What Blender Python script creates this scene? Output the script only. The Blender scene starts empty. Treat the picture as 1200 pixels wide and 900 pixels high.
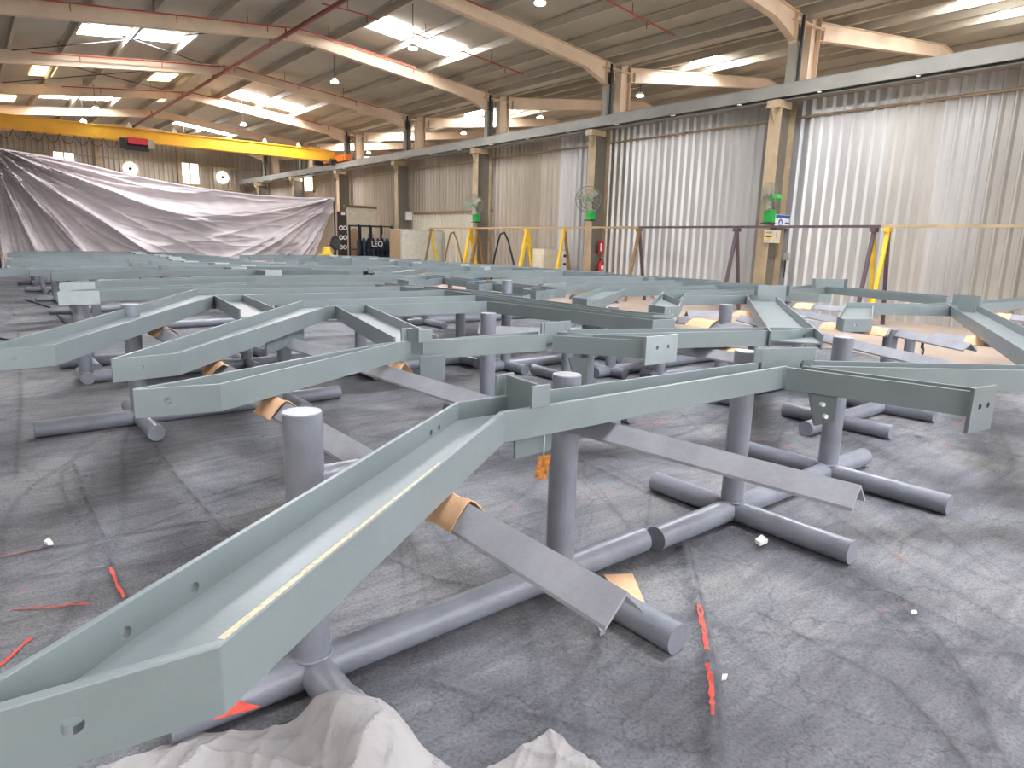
import bpy, bmesh, math, random
import numpy as np
from mathutils import Vector, Matrix
random.seed(7); rng = np.random.default_rng(7)
S = bpy.context.scene; COL = S.collection

# ------------------------------------------------------------------ camera
F = 780.0; PITCH = math.atan(164/780.0); ROLL = math.atan(.025); YAW = .6851; EYE = Vector((0, 0, 1.6))
_g = Vector((math.sin(YAW), math.cos(YAW), 0)); _r = Vector((math.cos(YAW), -math.sin(YAW), 0)); _u = Vector((0, 0, 1))
FW = _g*math.cos(PITCH) - _u*math.sin(PITCH); UP = _g*math.sin(PITCH) + _u*math.cos(PITCH)
RT = _r*math.cos(ROLL) + UP*math.sin(ROLL); DN = _r*math.sin(ROLL) - UP*math.cos(ROLL)
cam = bpy.data.cameras.new('camera'); cam.sensor_width = 36; cam.lens = F/1200*36; cam.clip_end = 300; cam.clip_start = .05
co = bpy.data.objects.new('camera', cam); COL.objects.link(co)
co.matrix_world = Matrix(((RT.x, -DN.x, -FW.x, 0), (RT.y, -DN.y, -FW.y, 0), (RT.z, -DN.z, -FW.z, EYE.z), (0, 0, 0, 1)))
S.camera = co

# ------------------------------------------------------------------ sky and exposure
W = bpy.data.worlds.new('sky'); S.world = W; W.use_nodes = True
bg = W.node_tree.nodes['Background']; bg.inputs[0].default_value = (.93, .965, 1, 1); bg.inputs[1].default_value = 3.0
S.view_settings.view_transform = 'Standard'; S.view_settings.look = 'None'; S.view_settings.gamma = 1
S.view_settings.exposure = .75

# ------------------------------------------------------------------ helpers
def ray(px, py): return FW + RT*((px-600)/F) + DN*((py-450)/F)
def at(px, py, z): v = ray(px, py); return EYE + v*((z-EYE.z)/v.z)          # point of the photo at a known height
def aty(px, py, y): v = ray(px, py); return EYE + v*(y/v.y)
def atx(px, py, x): v = ray(px, py); return EYE + v*(x/v.x)

def lin(c): return tuple(((x/255+.055)/1.055)**2.4 if x > 10 else x/255/12.92 for x in c)
MATS = {}
def mat(name, rgb, rough=.6, metal=0, var=.12, scale=6, bump=0, bscale=60, emit=None, rgb2=None, stretch=None, spec=.5):
    if name in MATS: return MATS[name]
    m = bpy.data.materials.new(name); m.use_nodes = True; nt = m.node_tree; N = nt.nodes; L = nt.links; b = N['Principled BSDF']
    c = lin(rgb); b.inputs['Roughness'].default_value = rough; b.inputs['Metallic'].default_value = metal
    b.inputs['Specular IOR Level'].default_value = spec
    if emit:
        b.inputs['Base Color'].default_value = (*c, 1)
        b.inputs['Emission Color'].default_value = (*c, 1); b.inputs['Emission Strength'].default_value = emit
    else:
        tc = N.new('ShaderNodeNewGeometry'); mp = N.new('ShaderNodeMapping'); L.new(tc.outputs['Position'], mp.inputs[0])
        if stretch: mp.inputs['Scale'].default_value = stretch
        n = N.new('ShaderNodeTexNoise'); n.inputs['Scale'].default_value = scale; n.inputs['Detail'].default_value = 6; n.inputs['Roughness'].default_value = .6
        L.new(mp.outputs[0], n.inputs['Vector'])
        r = N.new('ShaderNodeValToRGB'); r.color_ramp.elements[0].position = .3; r.color_ramp.elements[1].position = .7
        c2 = lin(rgb2) if rgb2 else tuple(min(1, x*(1+var)) for x in c); c1 = tuple(x*(1-var) for x in c) if not rgb2 else c
        r.color_ramp.elements[0].color = (*c1, 1); r.color_ramp.elements[1].color = (*c2, 1)
        L.new(n.outputs['Fac'], r.inputs[0]); L.new(r.outputs[0], b.inputs['Base Color'])
        if bump:
            n2 = N.new('ShaderNodeTexNoise'); n2.inputs['Scale'].default_value = bscale; n2.inputs['Detail'].default_value = 5
            L.new(mp.outputs[0], n2.inputs['Vector'])
            bp = N.new('ShaderNodeBump'); bp.inputs['Strength'].default_value = bump; bp.inputs['Distance'].default_value = .02
            L.new(n2.outputs['Fac'], bp.inputs['Height']); L.new(bp.outputs[0], b.inputs['Normal'])
    MATS[name] = m; return m

class MB:
    def __init__(s): s.v = []; s.f = []
    def add(s, vs, fs):
        k = len(s.v); s.v += [Vector(v) for v in vs]; s.f += [tuple(i+k for i in f) for f in fs]; return s
    def hexa(s, p):                                # 8 corners: bottom 4 then top 4
        return s.add(p, [(0, 3, 2, 1), (4, 5, 6, 7), (0, 1, 5, 4), (1, 2, 6, 5), (2, 3, 7, 6), (3, 0, 4, 7)])
    def box(s, x0, x1, y0, y1, z0, z1):
        return s.hexa([(x0, y0, z0), (x1, y0, z0), (x1, y1, z0), (x0, y1, z0), (x0, y0, z1), (x1, y0, z1), (x1, y1, z1), (x0, y1, z1)])
    def bar(s, p, q, w, h, up=(0, 0, 1)):          # rectangular bar from p to q
        p, q = Vector(p), Vector(q); d = (q-p).normalized(); u = Vector(up)
        if abs(d.dot(u)) > .98: u = Vector((1, 0, 0))
        a = d.cross(u).normalized()*w/2; b = a.cross(d).normalized()*h/2
        return s.hexa([p-a-b, p+a-b, q+a-b, q-a-b, p-a+b, p+a+b, q+a+b, q-a+b])
    def tube(s, p, q, r, n=16, r2=None, caps=True):
        p, q = Vector(p), Vector(q); d = (q-p).normalized(); u = Vector((0, 0, 1)) if abs(d.z) < .9 else Vector((1, 0, 0))
        a = d.cross(u).normalized(); b = a.cross(d); r2 = r if r2 is None else r2
        vs = [p+(a*math.cos(t)+b*math.sin(t))*r for t in [2*math.pi*i/n for i in range(n)]] + [q+(a*math.cos(t)+b*math.sin(t))*r2 for t in [2*math.pi*i/n for i in range(n)]]
        fs = [(i, n+i, n+(i+1) % n, (i+1) % n) for i in range(n)]
        if caps: fs += [tuple(range(n)), tuple(range(2*n-1, n-1, -1))]
        return s.add(vs, fs)
    def path(s, pts, r, n=8):
        for a, b in zip(pts, pts[1:]): s.tube(a, b, r, n)
        return s
    def ring(s, c, ax, R, r, n=24, m=6):
        c = Vector(c); ax = Vector(ax).normalized(); u = Vector((0, 0, 1)) if abs(ax.z) < .9 else Vector((1, 0, 0))
        a = ax.cross(u).normalized(); b = ax.cross(a); vs = []; fs = []
        for i in range(n):
            t = 2*math.pi*i/n; d = a*math.cos(t)+b*math.sin(t)
            for j in range(m):
                k = 2*math.pi*j/m; vs.append(c+d*(R+r*math.cos(k))+ax*r*math.sin(k))
        for i in range(n):
            for j in range(m): fs.append((i*m+j, ((i+1) % n)*m+j, ((i+1) % n)*m+(j+1) % m, i*m+(j+1) % m))
        return s.add(vs, fs)
    def poly(s, pts, d):                           # flat polygon given thickness d (vector)
        n = len(pts); d = Vector(d); pts = [Vector(p) for p in pts]
        return s.add(pts+[p+d for p in pts], [tuple(range(n-1, -1, -1)), tuple(range(n, 2*n))] + [(i, (i+1) % n, n+(i+1) % n, n+i) for i in range(n)])
def tag(o, label=None, cat=None, group=None, kind=None):
    for k, v in (('label', label), ('category', cat), ('group', group), ('kind', kind)):
        if v: o[k] = v
    return o
def obj(name, mb, m, parent=None, smooth=False, bevel=0, **t):
    me = bpy.data.meshes.new(name); off = parent['_w'] if parent and '_w' in parent else (0, 0, 0); off = Vector(off)
    me.from_pydata([tuple(v-off) for v in mb.v], [], mb.f); me.update()
    bm = bmesh.new(); bm.from_mesh(me); bmesh.ops.recalc_face_normals(bm, faces=bm.faces)
    if bevel: bmesh.ops.bevel(bm, geom=[e for e in bm.edges if e.calc_face_angle(0) > .6], offset=bevel, segments=2, affect='EDGES', profile=.5)
    bm.to_mesh(me); bm.free()
    me.materials.append(m)
    if smooth:
        me.polygons.foreach_set('use_smooth', [True]*len(me.polygons)); me.set_sharp_from_angle(angle=.7)
    o = bpy.data.objects.new(name, me); COL.objects.link(o)
    if parent: o.parent = parent; o['_w'] = tuple(off)
    return tag(o, **t)
def thing(name, loc, label=None, cat=None, group=None, kind=None):
    o = bpy.data.objects.new(name, None); COL.objects.link(o); o.location = loc; o.empty_display_size = .1; o['_w'] = tuple(loc)
    return tag(o, label, cat, group, kind)
def top(name, mb, m, label, cat, group=None, kind=None, smooth=False, bevel=0):   # a thing that is one mesh, origin at its base
    c = sum(mb.v, Vector())/len(mb.v); base = Vector((c.x, c.y, min(v.z for v in mb.v)))
    mb.v = [v-base for v in mb.v]; o = obj(name, mb, m, smooth=smooth, bevel=bevel, label=label, cat=cat, group=group, kind=kind); o.location = base; return o
def dup(root, loc, rz=0, label=None):
    r = root.copy(); COL.objects.link(r); r.location = loc; r.rotation_euler = (0, 0, rz)
    if label: r['label'] = label
    for ch in list(root.children):
        c = ch.copy(); COL.objects.link(c); c.parent = r
        for g in list(ch.children):
            d = g.copy(); COL.objects.link(d); d.parent = c
    return r
def drill(o, holes):                                # holes: (centre, axis, radius) in world space
    off = Vector(o['_w']); cut = MB()
    for c, ax, r in holes:
        ax = Vector(ax).normalized(); c = Vector(c)-off; cut.tube(c-ax*.05, c+ax*.05, r, 16)
    me = bpy.data.meshes.new('cut'); me.from_pydata([tuple(v) for v in cut.v], [], cut.f)
    bm = bmesh.new(); bm.from_mesh(me); bmesh.ops.recalc_face_normals(bm, faces=bm.faces); bm.to_mesh(me); bm.free()
    c = bpy.data.objects.new('cut', me); COL.objects.link(c)
    par = o.parent; o.parent = None
    m = o.modifiers.new('b', 'BOOLEAN'); m.operation = 'DIFFERENCE'; m.object = c; m.solver = 'EXACT'
    dg = bpy.context.evaluated_depsgraph_get(); new = bpy.data.meshes.new_from_object(o.evaluated_get(dg))
    o.modifiers.clear(); o.data = new; o.parent = par
    bpy.data.objects.remove(c); bpy.data.meshes.remove(me)

# ------------------------------------------------------------------ materials
PAINT = mat('grey_green_paint', (124, 134, 136), .36, 0, .08, 3, .04, 90)
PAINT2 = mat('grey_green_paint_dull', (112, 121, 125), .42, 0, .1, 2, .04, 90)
PIPE = mat('blue_grey_pipe_paint', (128, 131, 141), .32, 0, .14, 5, .12, 70)
ANGLE = mat('dull_grey_primer', (152, 154, 162), .42, 0, .14, 6, .1, 60)
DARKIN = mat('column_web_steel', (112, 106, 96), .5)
CARD = mat('cardboard', (228, 186, 146), .85, 0, .1, 20)
CREAM = mat('cream_rafter_paint', (216, 192, 164), .55, 0, .1, 1.2)
GREYST = mat('old_grey_steel', (150, 146, 132), .6, 0, .15, 2)
TAN = mat('tan_column_steel', (168, 148, 118), .6, 0, .18, 2.5)
DARK = mat('dark_steel', (48, 48, 52), .55)
RAIL = mat('crane_rail_steel', (134, 132, 124), .5, 0, .15, 1.5)
ROOF = mat('roof_sheet', (176, 170, 154), .6, 0, .12, .5)
PURL = mat('purlin_steel', (182, 174, 158), .5, 0, .12, .7)
YEL = mat('crane_yellow', (226, 168, 34), .5, 0, .08, 2)
YEL2 = mat('trestle_yellow', (222, 182, 40), .55, 0, .15, 6)
BRN = mat('trestle_brown', (132, 100, 62), .6, 0, .2, 6)
PUR = mat('trestle_purple_brown', (86, 70, 76), .6, 0, .15, 6)
RED = mat('red_pipe_paint', (134, 66, 56), .5, 0, .1, 5)
REDB = mat('signal_red', (196, 30, 40), .4)
WHITE = mat('white_plastic', (232, 230, 224), .5)
BLACK = mat('black_plastic', (24, 24, 26), .5)
GREEN = mat('green_enamel', (34, 168, 66), .45)
ORG = mat('orange_enamel', (204, 108, 34), .5)
BLUE = mat('sign_blue', (26, 84, 160), .4)
NAVY = mat('navy_cylinder', (24, 34, 52), .35)
GLOW = mat('daylit_panel', (246, 248, 255), emit=38)
GLOW2 = mat('daylight_opening', (255, 250, 238), emit=2.2)
GLOW3 = mat('dim_daylit_panel', (255, 226, 170), emit=2)
LED = mat('led_lens', (214, 236, 255), emit=60)
CREAMP = mat('cream_panel', (206, 196, 172), .6)
SILV = [mat('galvanised_sheet_%d' % i, c, .34, .35, .16, 1.0, .05, 8, stretch=(1, 1, .18)) for i, c in enumerate([(186, 184, 180), (176, 176, 176), (184, 180, 172), (192, 190, 187)])]
BEIG = [mat('dusty_sheet_%d' % i, c, .5, .1, .14, 1.0, .05, 8, stretch=(1, 1, .18)) for i, c in enumerate([(168, 156, 138), (158, 146, 128), (172, 160, 146)])]
DOORS = mat('door_sheet', (204, 196, 176), .5, .1, .08, 1)

# ================================================================== STRUCTURE
# concrete floor
top('floor', MB().box(-8, 36, -20, 54, -.12, -.012), mat('worn_concrete', (176, 158, 142), .7, 0, .12, .8, .1, 20), None, None, kind='structure')

# wrinkled paint-stained ground sheet
RG = {}
def ridges(P):
    x, y = P[:, 0], P[:, 1]; h = np.zeros(len(P)); G = np.zeros(len(P))
    for k in range(15):
        a = rng.uniform(0, math.pi); s = rng.uniform(.9, 2.6); ph = rng.uniform(0, 6.28)
        wob = .5*np.sin(x*rng.uniform(.6, 1.6)+ph*2)+.5*np.sin(y*rng.uniform(.6, 1.6)+ph*3)
        t = np.sin(s*(x*math.cos(a)+y*math.sin(a))+ph+wob*.9)
        msk = .5+.5*np.sin(x*rng.uniform(.4, 1.1)+y*rng.uniform(.4, 1.1)+ph*5)
        cr = np.exp(-np.abs(t)*95/s)*msk**3; h += .009*cr; G += cr
    h += .003*np.sin(x*2.1+np.sin(y*1.7)*1.4)*np.sin(y*1.9+x*.6)
    RG['g'] = G; return h
def seg_ridge(P, pts, amp, w):
    h = np.zeros(len(P))
    for a, b in zip(pts, pts[1:]):
        a = np.array(a[:2]); b = np.array(b[:2]); d = b-a; t = np.clip(((P-a)@d)/(d@d), 0, 1); q = a+t[:, None]*d
        e = np.linalg.norm(P-q, axis=1)/w; h = np.maximum(h, amp*np.exp(-e**1.3)*(.75+.25*np.sin(P[:, 0]*23+P[:, 1]*31)))
    return h
def px0(*l): return [tuple(at(x, y, 0)) for x, y in l]
LINES = [(px0((803, 645), (815, 700), (822, 740), (832, 790), (834, 840), (838, 899)), .045, .03),
         (px0((860, 620), (930, 650), (985, 672), (1080, 715), (1199, 775)), .022, .022),
         (px0((84, 545), (100, 590), (122, 640), (135, 685), (147, 705)), .02, .018),
         (px0((180, 522), (205, 560), (240, 600), (262, 628)), .018, .018),
         (px0((0, 655), (60, 643), (120, 632), (200, 618), (240, 612)), .012, .015),
         (px0((880, 715), (960, 760), (1040, 800), (1100, 860), (1130, 899)), .012, .02),
         (px0((1030, 700), (1090, 745), (1130, 800), (1160, 880)), .02, .03),
         (px0((500, 800), (600, 835), (700, 860), (760, 880)), .012, .02),
         (px0((440, 650), (510, 680), (570, 690)), .012, .015),
         (px0((680, 540), (760, 580), (800, 600)), .012, .015),
         (px0((20, 390), (22, 470), (15, 560)), .012, .03),
         (px0((930, 470), (1000, 490), (1100, 520), (1199, 545)), .014, .02),
         (px0((200, 470), (330, 480)), .01, .02)]
def sheet_h(P):
    h = ridges_cached(P)
    for pts, a, w in LINES: h = np.maximum(h, seg_ridge(P, pts, a, w))
    return h
_state = rng.bit_generator.state
def ridges_cached(P):
    rng.bit_generator.state = _state
    return ridges(P)
def hz(p): return float(sheet_h(np.array([[p[0], p[1]]]))[0])
xs = np.concatenate([np.arange(-4, -.6, .2), np.arange(-.6, 6.0, .0185), np.arange(6.0, 11.3, .09)])
ys = np.concatenate([np.arange(-1.5, .2, .2), np.arange(.2, 4.6, .0185), np.arange(4.6, 5.6, .035), np.arange(5.6, 9, .07), np.arange(9, 31, .3)])
X, Y = np.meshgrid(xs, ys); P = np.stack([X.ravel(), Y.ravel()], 1); Z = sheet_h(P)
ex = 11.15+.12*np.sin(P[:, 1]*1.3)+.06*np.sin(P[:, 1]*4.1); P[:, 0] = np.where(P[:, 0] > 10.9, ex, P[:, 0])
nx, ny = len(xs), len(ys); idx = np.arange(nx*ny).reshape(ny, nx)
fc = np.stack([idx[:-1, :-1], idx[:-1, 1:], idx[1:, 1:], idx[1:, :-1]], -1).reshape(-1, 4)
me = bpy.data.meshes.new('ground_sheet'); me.from_pydata(np.column_stack([P, Z]).tolist(), [], fc.tolist()); me.update()
me.polygons.foreach_set('use_smooth', [True]*len(me.polygons))
m = bpy.data.materials.new('painted_ground_sheet'); m.use_nodes = True; nt = m.node_tree; N = nt.nodes; L = nt.links; b = N['Principled BSDF']
b.inputs['Roughness'].default_value = .62; b.inputs['Specular IOR Level'].default_value = .35
g = N.new('ShaderNodeNewGeometry')
def noise(sc, det=6, ro=.6, vec=None, dist=0):
    n = N.new('ShaderNodeTexNoise'); n.inputs['Scale'].default_value = sc; n.inputs['Detail'].default_value = det; n.inputs['Roughness'].default_value = ro
    n.inputs['Distortion'].default_value = dist; L.new(vec or g.outputs['Position'], n.inputs['Vector']); return n
def ramp(inp, stops):
    r = N.new('ShaderNodeValToRGB'); e = r.color_ramp.elements
    while len(e) < len(stops): e.new(.5)
    for k, (p, c) in enumerate(stops): e[k].position = p; e[k].color = (*c, 1)
    L.new(inp, r.inputs[0]); return r
def mix(a, bb, fac, mode='MIX'):
    x = N.new('ShaderNodeMix'); x.data_type = 'RGBA'; x.blend_type = mode
    L.new(a, x.inputs[6]); L.new(bb, x.inputs[7])
    if isinstance(fac, float): x.inputs[0].default_value = fac
    else: L.new(fac, x.inputs[0])
    return x.outputs[2]
big = ramp(noise(.9, 7, .62, dist=.6).outputs['Fac'], [(.3, lin((92, 93, 100))), (.5, lin((122, 123, 129))), (.72, lin((154, 152, 151)))])
mp = N.new('ShaderNodeMapping'); mp.inputs['Scale'].default_value = (.6, 3.2, 1); mp.inputs['Rotation'].default_value = (0, 0, .5); L.new(g.outputs['Position'], mp.inputs[0])
streak = ramp(noise(2.5, 8, .7, mp.outputs[0], 1.2).outputs['Fac'], [(.34, (.62, .62, .64)), (.66, (1.3, 1.3, 1.28))])
spk = ramp(noise(70, 3, .7).outputs['Fac'], [(.36, (.62, .62, .64)), (.5, (1, 1, 1)), (.7, (1.3, 1.3, 1.28))])
c = mix(big.outputs[0], streak.outputs[0], .7, 'MULTIPLY'); c = mix(c, spk.outputs[0], .8, 'MULTIPLY')
vor = N.new('ShaderNodeTexVoronoi'); vor.feature = 'DISTANCE_TO_EDGE'; vor.inputs['Scale'].default_value = 1.6; dn = noise(3, 4); 
va = N.new('ShaderNodeVectorMath'); va.operation = 'MULTIPLY_ADD'; va.inputs[1].default_value = (.5, .5, 0); L.new(dn.outputs['Color'], va.inputs[0]); L.new(g.outputs['Position'], va.inputs[2]); L.new(va.outputs[0], vor.inputs['Vector'])
crk = ramp(vor.outputs['Distance'], [(0, (.35, .35, .37)), (.012, (1, 1, 1))]); c = mix(c, crk.outputs[0], .5, 'MULTIPLY')
rp = ramp(noise(2.3, 8, .72, dist=.8).outputs['Fac'], [(.655, (0, 0, 0)), (.72, (.8, .8, .8))]); red = N.new('ShaderNodeRGB'); red.outputs[0].default_value = (*lin((206, 92, 80)), 1)
c = mix(c, red.outputs[0], rp.outputs[0])
L.new(c, b.inputs['Base Color'])
bp = N.new('ShaderNodeBump'); bp.inputs['Strength'].default_value = .8; bp.inputs['Distance'].default_value = .014
mx = N.new('ShaderNodeMath'); mx.operation = 'ADD'; L.new(noise(55, 6, .7).outputs['Fac'], mx.inputs[0]); L.new(noise(9, 6, .6, dist=1).outputs['Fac'], mx.inputs[1]); L.new(mx.outputs[0], bp.inputs['Height']); L.new(bp.outputs[0], b.inputs['Normal'])
cd = np.zeros(nx*ny)                               # fold shading painted into the colour, to one side of each crease
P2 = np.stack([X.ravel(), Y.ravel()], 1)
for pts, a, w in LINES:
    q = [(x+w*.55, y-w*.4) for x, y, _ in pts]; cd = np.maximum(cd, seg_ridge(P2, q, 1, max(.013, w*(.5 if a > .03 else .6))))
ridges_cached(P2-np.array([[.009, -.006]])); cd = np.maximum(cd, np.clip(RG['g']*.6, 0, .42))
at_ = me.attributes.new('crease_shade', 'FLOAT', 'POINT'); at_.data.foreach_set('value', cd)
an = N.new('ShaderNodeAttribute'); an.attribute_name = 'crease_shade'; gr = N.new('ShaderNodeRGB'); gr.outputs[0].default_value = (*lin((58, 58, 64)), 1)
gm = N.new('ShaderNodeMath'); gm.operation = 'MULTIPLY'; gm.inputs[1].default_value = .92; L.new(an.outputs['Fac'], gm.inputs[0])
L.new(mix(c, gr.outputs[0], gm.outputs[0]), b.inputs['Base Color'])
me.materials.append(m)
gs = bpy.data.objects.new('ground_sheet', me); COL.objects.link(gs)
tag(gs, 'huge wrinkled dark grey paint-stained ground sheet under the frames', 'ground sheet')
def ribbon(pts, w):
    mb = MB(); n = len(pts)
    P = []
    for a, bq in zip(pts, pts[1:]):
        for k in range(6): t = k/6; P.append(tuple(Vector(a)*(1-t)+Vector(bq)*t))
    P.append(pts[-1])
    vs = []
    for i, p in enumerate(P):
        d = Vector(P[min(i+1, len(P)-1)])-Vector(P[max(i-1, 0)]); d.z = 0; d.normalize(); s = Vector((-d.y, d.x, 0))*w*(.35+.65*random.random())
        for q in (Vector(p)-s, Vector(p)+s): vs.append((q.x, q.y, hz(q)+.007))
    mb.add(vs, [(2*i, 2*i+1, 2*i+3, 2*i+2) for i in range(len(P)-1)]); return mb
REDT = mat('red_oxide_streak', (214, 84, 72), .7, 0, .25, 30)
for l, w in [(((818, 715), (824, 745), (828, 770)), .02), (((828, 785), (833, 815), (834, 850)), .012), (((0, 783), (20, 764), (38, 748)), .012),
             (((14, 715), (60, 713), (106, 709)), .008), (((0, 655), (30, 648), (58, 643)), .01), (((130, 668), (138, 690), (146, 704)), .01),
             (((1120, 498), (1135, 492)), .012), (((720, 495), (780, 497)), .01)]:
    obj('red_streak', ribbon(px0(*l), w), REDT, gs)

# corrugated walls: each sheet about a metre wide is a piece of its own
def sheetmesh(n, pitch, z0, z1, depth):
    vs = []; fs = []; prof = []
    for i in range(n): prof += [(i*pitch, 0), (i*pitch+pitch*.5, 0), (i*pitch+pitch*.7, depth), (i*pitch+pitch*.84, depth), (i*pitch+pitch*.97, 0)]
    prof.append((n*pitch, 0))
    for a, d in prof: vs += [(a, d, z0), (a, d, z1)]
    fs = [(2*i, 2*i+2, 2*i+3, 2*i+1) for i in range(len(prof)-1)]
    return vs, fs
def wall_piece(parent, p0, ax, nrm, n, pitch, z0, z1, m, name='corrugated_sheet', cache={}):
    key = (n, round(pitch, 4), z0, z1, tuple(ax), m.name)
    if key not in cache:
        vs, fs = sheetmesh(n, pitch, z0, z1, .065); mb = MB().add([Vector(ax)*a+Vector(nrm)*d+Vector((0, 0, z)) for a, d, z in vs], fs)
        me = bpy.data.meshes.new(name); me.from_pydata([tuple(v) for v in mb.v], [], mb.f); me.materials.append(m); cache[key] = me
    o = bpy.data.objects.new(name, cache[key]); COL.objects.link(o); o.parent = parent; o.location = Vector(p0)-Vector(parent['_w']); return o
WX = 17.4
wr = thing('wall_right', (WX, 20, 0), kind='structure')
PITCH_R = .26; y = -18.68; k = 0
COLY = [3.36, 9.86, 16.36, 22.9, 29.4, 35.9, 42.4, 48.9]
while y < 53.5:
    far = y > 18.5; ms = BEIG if far else SILV
    mm = ms[rng.integers(len(ms))]
    if 22.9 < y < 28.5:
        wall_piece(wr, (WX, y, 0), (0, 1, 0), (-1, 0, 0), 4, PITCH_R, 2.95, 5.5, mm); wall_piece(wr, (WX-.06, y, 0), (0, 1, 0), (-1, 0, 0), 4, PITCH_R, 0, 2.9, DOORS)
    else: wall_piece(wr, (WX, y, 0), (0, 1, 0), (-1, 0, 0), 4, PITCH_R, 0, 5.5, mm)
    y += 4*PITCH_R
obj('girt', MB().tube((WX-.09, -1, 5.0), (WX-.09, 53, 5.0), .03, 8), TAN, wr)
obj('girt', MB().box(WX+.05, WX+.15, -1, 53, 3.0, 3.15), TAN, wr)
for y0, y1 in ((3.6, 9.6), (10.1, 16.1)): obj('top_rail', MB().box(WX-.05, WX+.06, y0, y1, 5.42, 5.54), mat('timber_brown', (178, 132, 92), .7), wr)
obj('door_head', MB().box(WX-.14, WX-.02, 22.8, 29.0, 2.88, 2.98), BRN, wr)
wb = thing('wall_back', (9, 53.5, 0), kind='structure')
x = -6.0
while x < 35: wall_piece(wb, (x, 53.5, 0), (1, 0, 0), (0, -1, 0), 4, .3, 0, 8.4, BEIG[rng.integers(3)]); x += 1.2
for z in (5.0, 6.6): obj('girt', MB().tube((-6, 53.38, z), (35, 53.38, z), .04, 6), TAN, wb)
for xx in (1.2, 7.6, 12.6): obj('wall_post', MB().box(xx-.14, xx+.14, 53.15, 53.38, 0, 8.2), TAN, wb)
wf = thing('wall_far_side', (35.5, 20, 0), kind='structure')
y = 0.0
while y < 53: wall_piece(wf, (35.5, y, 0), (0, 1, 0), (-1, 0, 0), 10, .3, 0, 8, BEIG[rng.integers(3)]); y += 3.0

wl = thing('wall_left', (-7, 20, 0), kind='structure')
y = -18.5
while y < 53: wall_piece(wl, (-7, y, 0), (0, 1, 0), (1, 0, 0), 10, .3, 0, 8.5, BEIG[rng.integers(3)]); y += 3.0

# roof: sheets, purlins and roof lights
def zroof(x):
    if x < 0: return 7.64-.1*x
    if x < 9.2: return 8.56-.1*(9.2-x)
    if x < 17.5: return 8.56-.1*(x-9.2)
    if x < 26.4: return 7.73+.12*(x-17.5)
    return 8.8-.12*(x-26.4)
ce = thing('ceiling', (12, 28, 8), kind='structure')
edges = [(-7, 0), (0, 9.2), (9.2, 17.5), (17.5, 26.4), (26.4, 35.5)]
for x0, x1 in edges:
    for y0 in np.arange(-18.65, 53.4, 6.55):
        y1 = y0+6.55
        mb = MB(); mb.add([(x0, y0, zroof(x0+1e-6)), (x1, y0, zroof(x1-1e-6)), (x1, y1, zroof(x1-1e-6)), (x0, y1, zroof(x0+1e-6)), (x0, y0, zroof(x0+1e-6)+.05), (x1, y0, zroof(x1-1e-6)+.05), (x1, y1, zroof(x1-1e-6)+.05), (x0, y1, zroof(x0+1e-6)+.05)],
                   [(0, 3, 2, 1), (4, 5, 6, 7), (0, 1, 5, 4), (1, 2, 6, 5), (2, 3, 7, 6), (3, 0, 4, 7)]); obj('roof_sheet', mb, ROOF, ce)
for x in [-5.4, -3.6, -1.8, .3, 1.9, 3.45, 5.07, 6.82, 8.4, 10.55, 12.37, 14.15, 15.6, 16.8, 18.3, 19.7, 21.1, 22.5, 23.9, 25.3, 27.5, 29.5, 31.5, 33.5]:
    z = zroof(x)
    obj('purlin', MB().box(x-.012, x+.012, -18.6, 53.4, z-.235, z-.01).box(x-.012, x+.09, -18.6, 53.4, z-.245, z-.23).box(x-.09, x+.012, -18.6, 53.4, z-.03, z-.012), PURL, ce)
obj('valley_gutter', MB().box(17.3, 17.7, 1.2, 53.4, 7.45, 7.5).box(17.28, 17.31, 1.2, 53.4, 7.45, 7.7).box(17.69, 17.72, 1.2, 53.4, 7.45, 7.7), PURL, ce)
def roof_light(x0, x1, y0, y1, m=GLOW):
    d = -.02; mb = MB(); z0, z1 = zroof(x0)+d, zroof(x1)+d
    mb.hexa([(x0, y0, z0-.02), (x1, y0, z1-.02), (x1, y1, z1-.02), (x0, y1, z0-.02), (x0, y0, z0), (x1, y0, z1), (x1, y1, z1), (x0, y1, z0)]); obj('roof_light', mb, m, ce)
roof_light(10.7, 12.2, 20.1, 21.3); roof_light(12.5, 14.0, 20.1, 21.3)
roof_light(10.8, 12.25, 34.2, 35.8); roof_light(12.5, 14.0, 34.2, 35.8)
roof_light(10.8, 12.25, 45.0, 47.0); roof_light(12.5, 14.0, 45.0, 47.0)
roof_light(3.6, 4.9, 26.2, 27.4); roof_light(5.2, 6.65, 26.2, 27.4)
roof_light(2.9, 3.7, 33.2, 35.4, GLOW3); roof_light(7.2, 8.1, 33.2, 35.0, GLOW3)
roof_light(3.6, 4.9, 40.2, 41.2); roof_light(5.2, 6.65, 40.2, 41.2); roof_light(8.6, 9.1, 39.0, 41.0, GLOW3); roof_light(2.0, 2.8, 41, 43, GLOW3)
for yy in (-15, -8, 6.1):  # unseen roof lights, added for more diffuse light from above
    for xx in (10.7, 12.5, 19.9, 22.7): roof_light(xx, xx+1.45, yy, yy+1.5)
for yy in (-13, 0, 13.2):  # likewise unseen, added over the left slopes for top light
    for xx in (-5.2, 3.6, 5.2): roof_light(xx, xx+1.4, yy, yy+1.5)
roof_light(20.2, 22.4, 15.0, 16.0); roof_light(20.5, 23.0, 28.0, 30.0); roof_light(20, 22.6, 40, 42); roof_light(20.0, 21.4, 33.0, 35.0)

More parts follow.
